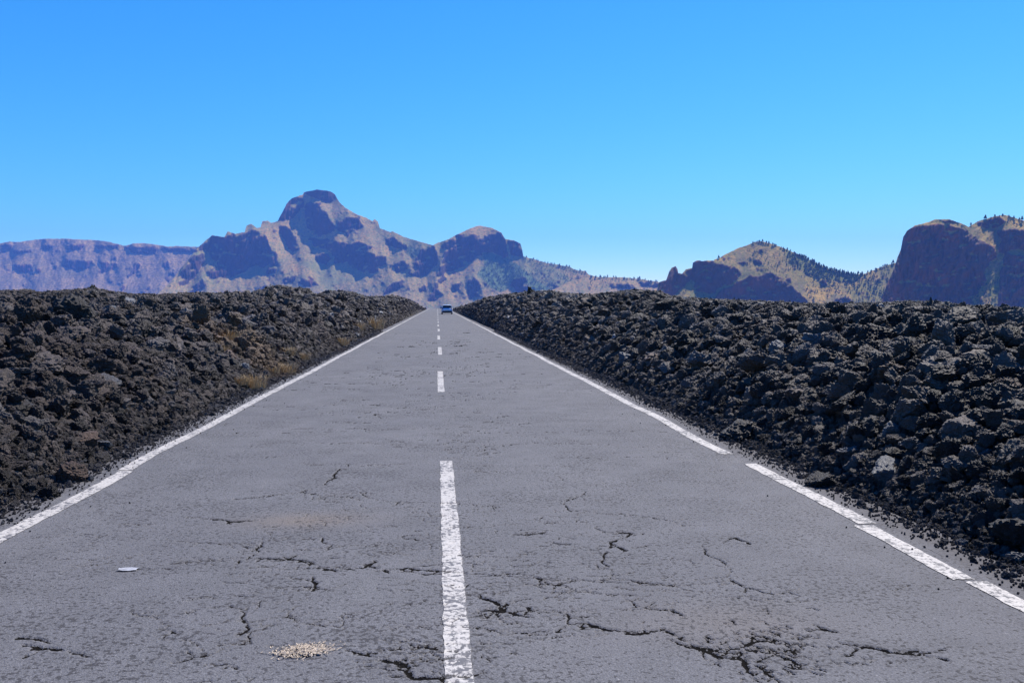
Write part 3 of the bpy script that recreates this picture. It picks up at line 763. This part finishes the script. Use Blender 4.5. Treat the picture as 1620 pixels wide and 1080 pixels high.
mountain('peak', 'tall table-topped peak with a lower flat summit on its right',
    [(205,492),(222,482),(240,470),(250,464),(270,446),(285,426),(300,408),(310,395),(318,387),(327,379),(336,372),(346,374),(355,375),(360,366),(366,368),(372,370),(387,367),(390,357),(397,354),(403,358),(406,361),(412,360),(415,350),(424,349),(429,353),(439,350),(447,335),(453,323),(461,314),(469,311),(479,308),(481,304),(501,300),(512,301),(524,303),(530,308),(537,320),(547,329),(562,338),(580,345),(589,350),(593,347),(598,351),(601,361),(617,367),(621,366),(639,375),(660,381),(677,386),(684,388),(693,384),(708,379),(723,371),(740,363),(753,358),(760,357),(779,361),(793,368),(799,378),(812,380),(823,385),(826,394),(828,406),(845,410),(864,416),(882,419),(901,422),(910,427),(927,429),(931,434),(945,438),(965,444),(1000,455),(1060,480),(1090,495)],
    503, 4700, [
    [(481,302),(503,298),(524,300),(532,310),(527,319),(515,321),(503,316),(494,311),(485,309)],
    [(469,310),(479,314),(482,324),(469,338),(460,347),(437,350),(445,333),(453,321),(461,312)],
    [(485,321),(507,321),(509,333),(515,335),(524,350),(534,363),(518,372),(503,375),(487,370),(484,347),(482,329)],
    [(539,350),(550,344),(565,345),(577,360),(562,363),(553,370),(547,381),(549,369),(534,367),(533,354)],
    [(487,376),(515,378),(546,384),(553,387),(568,381),(577,387),(583,396),(562,396),(553,403),(539,410),(538,420),(527,420),(530,406),(515,394),(503,390),(494,388)],
    [(442,357),(458,360),(467,375),(476,393),(464,400),(457,390),(448,376),(441,366)],
    [(608,377),(624,376),(638,386),(636,395),(624,392),(612,386)], [(637,386),(643,386),(645,393),(639,394)],
    [(552,400),(575,397),(595,403),(612,405),(610,417),(595,431),(585,434),(565,428),(552,420),(550,412),(527,420),(530,405),(545,395)],
    [(325,395),(355,387),(387,367),(405,364),(420,372),(430,395),(430,415),(415,424),(405,420),(385,430),(360,440),(332,440),(325,430),(345,420)],
    [(327,380),(336,372),(356,374),(370,368),(372,378),(352,388),(330,392),(312,398)],
    [(422,430),(430,410),(437,397),(441,420),(435,437),(425,441)], [(287,430),(305,405),(322,400),(325,410),(315,430),(295,450),(282,452)],
    [(445,444),(455,437),(470,435),(464,446),(450,449)], [(297,462),(320,440),(327,450),(310,464)], [(404,460),(420,450),(426,456),(412,466)], [(470,446),(490,436),(505,450),(490,458)],
    [(500,405),(512,400),(525,408),(515,418),(500,415)],
    [(699,388),(723,371),(753,371),(758,384),(763,403),(760,409),(741,416),(721,427),(704,431),(693,437),(695,425),(699,414),(703,401)],
    [(756,371),(793,368),(801,379),(803,405),(797,407),(782,400),(760,398)], [(803,379),(825,384),(828,407),(808,402),(805,388)],
    [(647,434),(667,392),(687,388),(695,412),(677,435),(662,438)], [(693,444),(700,432),(708,440),(701,445),(695,449)],
    [(673,482),(684,460),(690,444),(693,455),(700,466),(688,475)], [(714,451),(730,445),(733,449),(719,461)], [(739,446),(749,436),(758,446),(761,455),(753,462),(763,470),(741,472),(738,460)],  # first outline is the spire's cast shadow, painted and sloped as dark cliff
    [(808,450),(814,442),(830,438),(836,453),(835,465),(825,467),(816,459)], [(871,451),(880,450),(883,461)], [(919,445),(945,451),(958,461),(938,467),(927,459)],
    [(606,467),(617,450),(640,441),(643,452),(625,458)], [(662,456),(672,450),(674,456),(664,464)], [(620,420),(640,410),(646,425),(628,432)], [(575,385),(590,392),(580,395)]],
    'hill_mid', tal=27, seed=2, rough=1.1,
    warm=[([(723,371),(740,360),(760,355),(793,366),(790,370)],1), ([(605,385),(640,395),(640,405),(615,402)],.9), ([(530,320),(600,352),(590,370),(560,345)],.5), ([(840,415),(960,440),(1000,470),(900,470),(880,440)],.7),
          ([(700,430),(760,410),(755,440),(720,470),(680,480)],.5), ([(490,360),(535,365),(540,383),(490,375)],.6), ([(440,350),(480,340),(480,360),(445,365)],.6), ([(800,455),(815,460),(820,470),(795,468)],.6)],
    veg=[([(764,399),(778,401),(801,408),(823,421),(838,434),(853,444),(882,451),(880,460),(838,460),(830,440),(812,444),(803,458),(790,462),(775,455),(760,440),(756,433),(767,421),(765,410)],.9),
         ([(828,408),(870,420),(900,440),(930,465),(880,465),(838,434),(820,415)],.45), ([(640,392),(665,392),(660,410),(645,405)],.5)])

mountain('low', 'low pine-topped ridge between the two mountain groups',
    [(850,470),(900,446),(925,439),(945,438.5),(985,438.5),(1017,442),(1042,446),(1080,450),(1130,460),(1180,490)], 500, 4300,
    [[(960,448),(1000,450),(1010,458),(970,456)], [(1010,446),(1045,449),(1040,455),(1015,452)]], 'hill_mid', tal=22, seed=3, rough=.7,
    warm=[([(930,440),(1050,450),(1050,470),(930,470)],.6)])

mountain('hill', 'orange scrubby hill with a blue-shaded cliff and rock spire at its left end',
    [(1034,500),(1038,470),(1041,450),(1043,446),(1054,443),(1058,431),(1062,424),(1069,421),(1072,426),(1073,432),(1079,433),(1085,426),(1095,424),(1096,416),(1102,412),(1111,413),(1119,412),(1129,412),(1131,410),(1137,409),(1148,402),(1167,393),(1182,388),(1193,383),(1205,382),(1215,384),(1234,390),(1250,397),(1265,403),(1290,416),(1315,427),(1340,433),(1365,434),(1390,424),(1415,416),(1440,410),(1480,400),(1520,420),(1560,490)],
    502, 2500, [
    [(1038,500),(1043,446),(1058,430),(1069,419),(1073,432),(1079,432),(1096,423),(1096,412),(1130,413),(1139,417),(1162,422),(1170,428),(1174,436),(1159,448),(1136,454),(1131,465),(1117,463),(1099,459),(1099,445),(1093,443),(1077,457),(1062,470)],
    [(1160,452),(1185,436),(1199,437),(1217,431),(1232,436),(1250,450),(1272,470),(1284,487),(1125,487),(1138,460)],
    [(1320,471),(1345,471),(1352,484),(1316,484)], [(1296,445),(1306,443),(1310,451),(1300,452)], [(1190,412),(1202,410),(1206,417),(1194,420)], [(1240,440),(1250,440),(1252,448)], [(1165,415),(1178,413),(1180,419)]],
    'hill_near', tal=30, seed=4, rough=1.0,
    warm=[([(1180,385),(1260,400),(1300,440),(1240,450),(1180,425)],.45), ([(1270,440),(1300,430),(1330,450),(1300,485),(1280,480)],.9), ([(1330,450),(1380,440),(1400,450),(1390,485),(1350,485)],.6), ([(1205,383),(1260,400),(1262,408),(1210,390)],.9), ([(1078,458),(1098,445),(1100,460),(1120,465),(1125,480),(1070,480)],.5)],
    veg=[([(1240,395),(1340,433),(1370,436),(1345,446),(1290,440),(1250,415)],.85), ([(1360,445),(1400,440),(1395,480),(1350,485),(1345,460)],.6), ([(1390,425),(1415,418),(1412,440),(1392,435)],.4), ([(1095,462),(1125,466),(1130,485),(1090,485)],.7)])

mountain('cliff', 'massive dark reddish cliff standing at the right edge',
    [(1378,502),(1388,486),(1396,470),(1403,450),(1410,435),(1416,420),(1420,407),(1425,395),(1429,375),(1435,365),(1447,357),(1470,351),(1480,347),(1502,347),(1525,355),(1532,359),(1547,350),(1575,342),(1590,340),(1620,349),(1660,352),(1720,365),(1800,390),(1900,430),(1960,480)],
    502, 2050, [
    [(1380,502),(1400,455),(1412,432),(1420,405),(1425,393),(1428,375),(1434,363),(1447,359),(1470,356),(1480,354),(1500,356),(1530,364),(1550,380),(1560,405),(1552,420),(1558,435),(1562,442),(1550,455),(1540,475),(1528,490),(1526,502)],
    [(1482,348),(1505,348),(1520,353),(1500,352)], [(1550,380),(1572,390),(1577,408),(1562,422),(1555,430),(1552,400)],
    [(1585,420),(1590,400),(1605,403),(1635,405),(1700,410),(1960,450),(1960,502),(1578,502),(1582,435)],
    [(1545,352),(1580,343),(1592,350),(1578,360),(1552,360)], [(1575,365),(1605,362),(1700,368),(1800,380),(1700,400),(1605,395),(1590,400),(1580,400),(1585,380)]],
    'hill_near', tal=32, clf=83, seed=5, rough=1.8,
    warm=[([(1545,455),(1570,438),(1583,435),(1580,480),(1530,482)],1), ([(1590,341),(1640,350),(1640,358),(1600,352)],.8), ([(1500,351),(1530,358),(1525,364),(1490,358)],.5)],
    veg=[([(1560,440),(1583,437),(1582,488),(1570,488)],.6)])

# ------------------------------------------------------------------ pines
def pine_geo(seed, h=1.0, n=26):
    rs_ = random.Random(seed); V, Fc, mi = [], [], []
    k = 5                                                 # tapered trunk
    for z, r in ((0, .022), (.45, .015), (.97, .004)):
        for a in range(k): V.append((r * math.cos(a * 6.283 / k), r * math.sin(a * 6.283 / k), z))
    for lv in range(2):
        for a in range(k):
            Fc.append((lv * k + a, lv * k + (a + 1) % k, (lv + 1) * k + (a + 1) % k, (lv + 1) * k + a)); mi.append(1)
    for j in range(n):                                   # leaf clumps: small ragged shells round the trunk
        t = (j + .5) / n; z = .2 + .8 * t; rr = .20 * (1 - t) ** .75 + .035; a = j * 2.4 + rs_.uniform(-.6, .6)
        rr *= rs_.uniform(.6, 1.25); cx, cy = rr * .6 * math.cos(a), rr * .6 * math.sin(a); s = rr * .75 + .02
        b = len(V)
        for q in [(1, 0, -.2), (0, 1, -.3), (-1, 0, -.2), (0, -1, -.25), (0, 0, .75), (0, 0, -.5)]:
            V.append((cx + q[0] * s * rs_.uniform(.6, 1.3), cy + q[1] * s * rs_.uniform(.6, 1.3), z + q[2] * s * rs_.uniform(.7, 1.3)))
        for q in range(4):
            Fc.append((b + q, b + (q + 1) % 4, b + 4, b + 4)); mi.append(0)
            Fc.append((b + (q + 1) % 4, b + q, b + 5, b + 5)); mi.append(0)
    return V, Fc, mi
def poly_mesh(name, V, Fc, mi, mats):
    me = bpy.data.meshes.new(name)
    me.from_pydata(V, [], [tuple(dict.fromkeys(f)) for f in Fc]); me.update()
    for m in mats: me.materials.append(m)
    me.polygons.foreach_set('material_index', mi); return me
PINES = [poly_mesh('pine_tree', *pine_geo(s), [M['needles'], M['bark']]) for s in range(6)]
pr = random.Random(21)
def pine(p, h, label, group=None, parts=False):
    if parts:
        o = empty('pine_tree', p - np.array([0, 0, h * .03])); V, Fc, mi = pine_geo(pr.randint(10, 99), n=44)
        t = [i for i, m in enumerate(mi) if m == 1]; c = [i for i, m in enumerate(mi) if m == 0]
        o.scale = (h * 1.25, h * 1.25, h)
        link('trunk', poly_mesh('trunk', V[:15], [Fc[i] for i in t], [0] * len(t), [M['bark']]), None, o)
        link('crown', poly_mesh('crown', V[15:], [tuple(x - 15 for x in Fc[i]) for i in c], [0] * len(c), [M['needles']]), None, o)
    else:
        o = bpy.data.objects.new('pine_tree', PINES[pr.randint(0, 5)]); COL.objects.link(o)
        o.location = p - np.array([0, 0, h * .05]); w = pr.uniform(.9, 1.5); o.scale = (h * w, h * w, h); o.rotation_euler = (0, 0, pr.uniform(0, 6))
    return tag(o, label, 'pine tree', group)
ONES = 'first second third fourth fifth sixth seventh eighth ninth tenth eleventh twelfth thirteenth fourteenth fifteenth sixteenth seventeenth eighteenth nineteenth'.split()
TENS = {20: 'twenty', 30: 'thirty', 40: 'forty'}; TENTH = {20: 'twentieth', 30: 'thirtieth', 40: 'fortieth'}
def ordinal(n):
    return ONES[n - 1] if n < 20 else (TENTH[n] if n % 10 == 0 else TENS[n // 10 * 10] + '-' + ONES[n % 10 - 1])
def along(lay, x0, x1, n, h0, h1, label, group, dens=None):
    pxs = sorted(x0 + (x1 - x0) * (i + pr.uniform(-.45, 1.1)) / n for i in range(n))
    for i, px in enumerate(pxs):
        p = on_hill(lay, px, sky_y(lay, px) + pr.choice((.3, .6, 1.5, 3)))
        pine(p, pr.uniform(h0, h1), '%s from the left %s' % (ordinal(i + 1), label), group)
pine(on_hill('hill', 1413, sky_y('hill', 1413)), 12, 'lone tall thin pine on the slope just left of the great cliff', None, True)
pine(on_hill('hill', 1137, sky_y('hill', 1137)), 11, 'single bare thin pine above the shaded cliff of the orange hill', None, True)
pine(on_hill('cliff', 1559, sky_y('cliff', 1559)), 12, 'broad bushy pine on the skyline right of the great cliff', None, True)
pine(on_hill('cliff', 1536, sky_y('cliff', 1536)), 8, 'small pine in the notch right of the great cliff top', None, True)
pine(on_hill('cliff', 1617, sky_y('cliff', 1617)), 11, 'tall pine on the skyline at the right edge of the picture', None, True)
pine(on_hill('cliff', 1521, 484), 14, 'pale green pine standing at the foot of the great cliff', None, True)
along('hill', 1190, 1262, 26, 6, 10, 'pine in the open row over the orange hill top', 'pines over the hill top')
along('hill', 1262, 1345, 46, 8, 13, 'pine in the dense row down the orange hill', 'pines down the hill shoulder')
along('hill', 1345, 1368, 9, 8, 13, 'pine in the saddle between hill and great cliff', 'pines in the saddle')
along('hill', 1368, 1412, 12, 6, 10, 'pine on the ridge climbing to the great cliff', 'pines climbing to the cliff')
along('cliff', 1566, 1616, 10, 4, 8, 'small pine on the summit at the right edge', 'pines on the right summit')
along('peak', 830, 930, 34, 8, 14, 'tiny pine down the ridge beside the lower flat summit', 'pines on the falling skyline')
along('low', 932, 1042, 30, 9, 18, 'tiny pine on the low ridge between the mountains', 'pines on the low ridge')
# the woods on the slopes: one mass
WV, WF, WM = [], [], []
PG = [pine_geo(50 + s, n=9) for s in range(5)]
def wood(lay, poly, n, h0, h1):
    xs_ = [p[0] for p in poly]; ys_ = [p[1] for p in poly]; c = 0; tries = 0
    while c < n and tries < n * 6:
        tries += 1
        px = pr.uniform(min(xs_), max(xs_)); py = pr.uniform(min(ys_), max(ys_))
        if not inpoly(np.array([px]), np.array([py]), poly)[0] or py < sky_y(lay, px) + 1: continue
        if pn(px * .15, py * .2, 2.2) < -.25: continue
        p = on_hill(lay, px, py)
        if p is None: continue
        V, Fc, mi = pr.choice(PG); h = pr.uniform(h0, h1); w = h * pr.uniform(.9, 1.4); b = len(WV); c += 1
        WV.extend((p[0] + v[0] * w, p[1] + v[1] * w, p[2] - h * .05 + v[2] * h) for v in V)
        WF.extend(tuple(x + b for x in f) for f in Fc); WM.extend(mi)
wood('peak', [(764,399),(778,401),(801,408),(823,421),(838,434),(853,444),(882,451),(880,460),(838,460),(830,440),(812,444),(803,458),(790,462),(775,455),(760,440),(756,433),(767,421),(765,410)], 900, 5, 11)
wood('peak', [(828,410),(930,432),(980,455),(900,465),(840,434)], 330, 5, 11)
wood('peak', [(635,382),(668,392),(660,408),(640,400)], 40, 5, 9)
wood('low', [(930,440),(1045,448),(1045,465),(930,460)], 90, 6, 11)
wood('hill', [(1240,398),(1340,434),(1372,437),(1345,450),(1290,442),(1250,418)], 420, 5, 10)
wood('hill', [(1180,390),(1250,400),(1290,440),(1240,440),(1180,420)], 140, 3, 7)
wood('hill', [(1345,450),(1412,420),(1398,484),(1345,486)], 200, 5, 10)
wood('hill', [(1270,440),(1345,440),(1345,486),(1285,486)], 110, 4, 8)
wood('hill', [(1085,455),(1130,468),(1130,486),(1070,486)], 70, 4, 7)
wood('cliff', [(1545,455),(1583,437),(1582,490),(1530,490)], 90, 4, 8)
wood('cliff', [(1580,345),(1640,352),(1640,362),(1580,352)], 16, 3, 6)
me = poly_mesh('pine_wood', WV, WF, WM, [M['needles'], M['bark']])
tag(link('pine_wood', me), 'scattered dark green pine woods covering the distant mountain slopes', 'pine wood', kind='stuff')

# ------------------------------------------------------------------ dry grass and scrub
def tuft_mesh(seed, n=70, h=.3, spread=.16, lean=.5):
    r_ = random.Random(seed); V, Fc = [], []
    for i in range(n):
        a = r_.uniform(0, 6.283); d = r_.random() ** .5 * spread; x, y = d * math.cos(a), d * math.sin(a)
        hh = h * r_.uniform(.5, 1.1); l = r_.uniform(.2, 1) * lean * hh; b = a + r_.uniform(-.8, .8); w = r_.uniform(.003, .006)
        px_, py_ = -math.sin(b) * w, math.cos(b) * w; k = len(V)
        V += [(x - px_, y - py_, -.02), (x + px_, y + py_, -.02), (x + l * .35 * math.cos(b) + px_ * .8, y + l * .35 * math.sin(b) + py_ * .8, hh * .6),
              (x + l * .35 * math.cos(b) - px_ * .8, y + l * .35 * math.sin(b) - py_ * .8, hh * .6), (x + l * math.cos(b), y + l * math.sin(b), hh)]
        Fc += [(k, k + 1, k + 2, k + 3), (k + 3, k + 2, k + 4, k + 4)]
    return poly_mesh('dry_grass_tuft', V, Fc, [0] * len(Fc), [M['straw']])
TUFTS = [tuft_mesh(s, 260, .30, .24, .8) for s in range(3)]
for i, (px, py, s, lab) in enumerate([(388, 606, 1.1, 'largest yellow dry grass tuft at the foot of the left bank'),
        (372, 612, .7, 'low dry grass tuft just left of the largest one on the left shoulder'),
        (392, 574, .9, 'dry grass tuft in front of the brown boulder on the left bank'),
        (450, 583, 1.0, 'yellow grass tuft on the dirt patch beside the left edge line'),
        (436, 590, .6, 'small grass tuft at the near end of the left dirt patch'),
        (365, 540, 1.0, 'dry tuft high on the sandiest part of the left bank'),
        (350, 560, .7, 'dry tuft halfway up the sandy part of the left bank'),
        (508, 568, .8, 'farther dry tuft where the left dirt patch ends'),
        (598, 522, 1.5, 'distant yellow tuft beside the left edge line'),
        (562, 541, 1.1, 'dry tuft between the dirt patch and the distant one'),
        (640, 505, 2.6, 'farthest pale scrub tuft along the left edge line')]):
    if py > 560 or px > 500:
        x, y = onroad(px, py + 8 * s); x = min(x, -3.45) if True else x; h = float(lava_h(x, y))
        x = -3.5 - .15 * (i % 3)
    else:
        x, y, h = hit(px, py)
    o = bpy.data.objects.new('dry_grass_tuft', TUFTS[i % 3]); COL.objects.link(o); o.location = (x, float(y), float(lava_h(x, y)) + .02)
    o.scale = (s, s, s * .8); o.rotation_euler = (0, 0, i * 1.3)
    tag(o, lab, 'grass tuft')
# flattened straw on the tarmac
x, y = onroad(480, 1032)
r_ = random.Random(2); V, Fc = [], []
for i in range(1100):
    a, b = r_.gauss(0, .058), r_.gauss(0, .034); b += a * .12
    ang = r_.uniform(0, 3.14); l = r_.uniform(.002, .010); w = r_.uniform(.0012, .0026); zz = .005 + r_.random() * .004; k = len(V)
    c, s_ = math.cos(ang), math.sin(ang)
    V += [(a - c * l + s_ * w, b - s_ * l - c * w, zz - .003), (a + c * l + s_ * w, b + s_ * l - c * w, zz), (a + c * l - s_ * w, b + s_ * l + c * w, zz + .003), (a - c * l - s_ * w, b - s_ * l + c * w, zz)]
    Fc.append((k, k + 1, k + 2, k + 3))
st_m = simple('pale straw', (.42, .34, .25), .8, .2, 0, .35, 30)
o = link('straw_patch', poly_mesh('straw_patch', V, Fc, [0] * len(Fc), [st_m])); o.location = (float(x), float(y), float(road_z(np.array([x]), np.array([y]))[0]))
tag(o, 'small pale patch of dry straw lying on the near left lane', 'straw')
# paper scraps
pm = simple('weathered paper', (.30, .30, .31), .7, .2, 0, .35, 30)
def scrap(px, py, w, d, seed, label, zoff=.004, loc=None):
    r_ = np.random.RandomState(seed); n = 14; a = np.linspace(-1, 1, n); A, B = np.meshgrid(a, a)
    Xp = A * w / 2 * (1 + .18 * pn(B * 2.5, seed + 0 * A, .5)); Yp = B * d / 2 * (1 + .35 * pn(A * 2.5, seed + 0 * A, 1.5))
    Zp = zoff + .04 * w * np.abs(pn(A * 1.6, B * 1.6, seed + .5)) + .015 * w
    V1 = np.stack([Xp, Yp, Zp], -1).reshape(-1, 3); V2 = V1 - [0, 0, .0015]
    f = grid_faces(n, n); Vv = np.concatenate([V1, V2]); Ff = np.concatenate([f, f[:, ::-1] + n * n])
    o = link('paper_scrap', mesh_np('paper_scrap', Vv, Ff, True), pm)
    x, y = (loc if loc else onroad(px, py)); x, y = float(x), float(y)
    o.location = (x, y, float(road_z(np.array([x]), np.array([y]))[0])); tag(o, label, 'paper scrap'); return o
scrap(202, 901, .12, .06, 3, 'small white torn scrap lying on the left lane')
px_, py_ = onroad(1600, 925)
boulder(3.62, 5.2, .02, .07, 'bluish grey', 'pale flat stone lying on the right shoulder at the picture edge', None, 3, .45)
# dark bushes on the lava skyline
def bush(px, py, D, w, h, label):
    V, Fc = ICO2; r_ = random.Random(px); VV, FF = [], []
    for i in range(70):
        a = r_.uniform(0, 6.28); q = r_.random() ** .5 * w * .42; zz = r_.uniform(.05, .9) * h; s = h * r_.uniform(.06, .13)
        q *= (1.1 - zz / h * .6); b = len(VV)
        for v in [(1, 0, 0), (0, 1, 0), (-1, 0, 0), (0, -1, 0), (0, 0, 1), (0, 0, -1)]:
            VV.append((q * math.cos(a) + v[0] * s * r_.uniform(.5, 1.5), q * math.sin(a) + v[1] * s * r_.uniform(.5, 1.5), zz + v[2] * s * r_.uniform(.5, 1.6)))
        for k in range(4): FF += [(b + k, b + (k + 1) % 4, b + 4), (b + (k + 1) % 4, b + k, b + 5)]
    o = link('shrub', poly_mesh('shrub', VV, FF, [0] * len(FF), [M['scrub']]))
    p = at(px, py, D); o.location = (p[0], p[1], min(p[2], float(lava_h(p[0], p[1])) + .1)); tag(o, label, 'shrub'); return o
bush(838, 468, 62, .55, .7, 'dark upright bush on the skyline of the right bank')
bush(147, 464, 95, 1.0, .9, 'dark little bush on the lava skyline far to the left')

# ------------------------------------------------------------------ car
cm = {}
cm['paint'] = simple('silver blue car paint', (.58, .66, .80), .32, .5, .2, .03, 2)
cm['glass'] = NT('dark car glass').col((.012, .016, .025), .08, .6)
cm['tyre'] = simple('tyre rubber', (.02, .02, .02), .85, .2)
cm['rim'] = NT('alloy rim').col((.45, .45, .47), .35, .5, .9)
cm['red'] = NT('tail lamp red').col((.35, .015, .015), .2, .6)
cm['black'] = simple('black plastic', (.02, .02, .022), .6, .3)
cm['white'] = NT('number plate white').col((.7, .7, .68), .5, .4)
car = empty('car', (1.50, 139.5, 0))
tag(car, 'silver blue hatchback driving away in the right lane', 'car')
def loft(name, secs, m, parent, smooth=True, caps=True):
    """secs: list of (y, [(x,z)...]) closed rings"""
    n = len(secs[0][1]); V = [(x, y, z) for y, ring in secs for x, z in ring]; Fc = []
    for i in range(len(secs) - 1):
        for k in range(n): Fc.append((i * n + k, i * n + (k + 1) % n, (i + 1) * n + (k + 1) % n, (i + 1) * n + k))
    me = bpy.data.meshes.new(name); b = (len(secs) - 1) * n
    if caps: Fc += [tuple(range(n))[::-1], tuple(range(b, b + n))]
    me.from_pydata(V, [], Fc); me.update()
    for p in me.polygons: p.use_smooth = smooth
    me.materials.append(m); return link(name, me, None, parent)
def ring(w, z0, z1, r=.12, tw=None):
    tw = tw or w; pts = []
    for cx, cz, a0, ww in ((1, 0, -90, w), (1, 1, 0, tw), (-1, 1, 90, tw), (-1, 0, 180, w)):
        for k in range(5):
            a = math.radians(a0 + k * 22.5); pts.append((cx * (ww / 2 - r) + r * math.cos(a), (z1 - r if cz else z0 + r) + r * math.sin(a)))
    return pts
loft('body', [(-.02, ring(1.52, .42, .82, .12)), (.06, ring(1.66, .26, .96, .14)), (.35, ring(1.74, .22, .99, .14)), (1.2, ring(1.76, .2, .98, .14)), (2.6, ring(1.76, .2, .96, .14)),
              (3.3, ring(1.74, .2, .90, .14)), (3.9, ring(1.66, .24, .74, .13)), (4.05, ring(1.45, .36, .62, .1))], cm['paint'], car)
loft('roof', [(.28, ring(1.24, 1.36, 1.42, .028, 1.2)), (.42, ring(1.3, 1.37, 1.47, .04, 1.16)), (1.2, ring(1.32, 1.38, 1.5, .05, 1.14)), (2.2, ring(1.3, 1.36, 1.47, .05, 1.1)), (2.35, ring(1.2, 1.35, 1.42, .03, 1.1))], cm['paint'], car)
loft('cabin_glass', [(.10, ring(1.52, .90, .99, .04, 1.46)), (.34, ring(1.58, .90, 1.38, .06, 1.22)), (1.2, ring(1.62, .9, 1.40, .06, 1.24)), (2.2, ring(1.6, .9, 1.38, .06, 1.2)), (2.95, ring(1.5, .88, .96, .03, 1.4))], cm['glass'], car)
def boxm(name, c, s, m, parent, bev=.02):
    bm = bmesh.new(); bmesh.ops.create_cube(bm, size=1)
    for v in bm.verts: v.co = Vector((v.co.x * s[0] + c[0], v.co.y * s[1] + c[1], v.co.z * s[2] + c[2]))
    bmesh.ops.bevel(bm, geom=bm.edges[:], offset=bev, segments=2, affect='EDGES')
    me = bpy.data.meshes.new(name); bm.to_mesh(me); bm.free(); me.materials.append(m); return link(name, me, None, parent)
boxm('rear_bumper', (0, -.02, .42), (1.6, .16, .24), cm['black'], car, .05)
boxm('spoiler', (0, .30, 1.43), (1.16, .22, .05), cm['paint'], car, .02)
boxm('number_plate', (0, -.055, .68), (.5, .03, .11), cm['white'], car, .008)
for s in (-1, 1):
    boxm('tail_light', (s * .69, .02, .84), (.16, .12, .22), cm['red'], car, .03)
    boxm('mirror', (s * .93, 2.25, 1.0), (.2, .1, .15), cm['black'], car, .03)
    boxm('door_pillar', (s * .70, .62, 1.17), (.09, .22, .44), cm['paint'], car, .02)
    boxm('headlight', (s * .62, 3.93, .66), (.26, .14, .13), cm['white'], car, .03)
    for yy_ in (.75, 3.2):
        bm = bmesh.new(); bmesh.ops.create_cone(bm, cap_ends=True, segments=28, radius1=.31, radius2=.31, depth=.2, matrix=Matrix.Rotation(math.pi / 2, 4, 'Y'))
        bmesh.ops.bevel(bm, geom=[e for e in bm.edges if len(e.link_faces) == 2 and e.calc_face_angle(0) > 1], offset=.04, segments=3, affect='EDGES')
        me = bpy.data.meshes.new('wheel'); bm.to_mesh(me); bm.free(); me.materials.append(cm['tyre'])
        wo = link('wheel', me, None, car); wo.location = (s * .77, yy_, .312)
        bm = bmesh.new(); bmesh.ops.create_cone(bm, cap_ends=True, segments=24, radius1=.2, radius2=.2, depth=.215, matrix=Matrix.Rotation(math.pi / 2, 4, 'Y'))
        me = bpy.data.meshes.new('rim'); bm.to_mesh(me); bm.free(); me.materials.append(cm['rim']); link('rim', me, None, wo)
car.location.z = float(road_z(np.array([1.5]), np.array([139.5]))[0])

# ------------------------------------------------------------------ haze
def haze():
    bm = bmesh.new(); bmesh.ops.create_cube(bm, size=1)
    a, b = Vector((-9000, -1500, -260)), Vector((9000, 9200, 720))
    for v in bm.verts: v.co = Vector([(a[i] + b[i]) / 2 + v.co[i] * (b[i] - a[i]) for i in range(3)])
    me = bpy.data.meshes.new('haze'); bm.to_mesh(me); bm.free()
    m = bpy.data.materials.new('blue air'); m.use_nodes = True; t = m.node_tree
    t.nodes.remove(t.nodes['Principled BSDF']); pv = t.nodes.new('ShaderNodeVolumePrincipled')
    pv.inputs['Density'].default_value = HAZE_DENSITY; pv.inputs['Color'].default_value = HAZE_COLOR
    pv.inputs['Anisotropy'].default_value = 0.0
    t.links.new(pv.outputs[0], t.nodes['Material Output'].inputs['Volume'])
    tag(link('haze', me, m), 'thin blue haze between the lava and the mountains', kind='stuff')
haze()
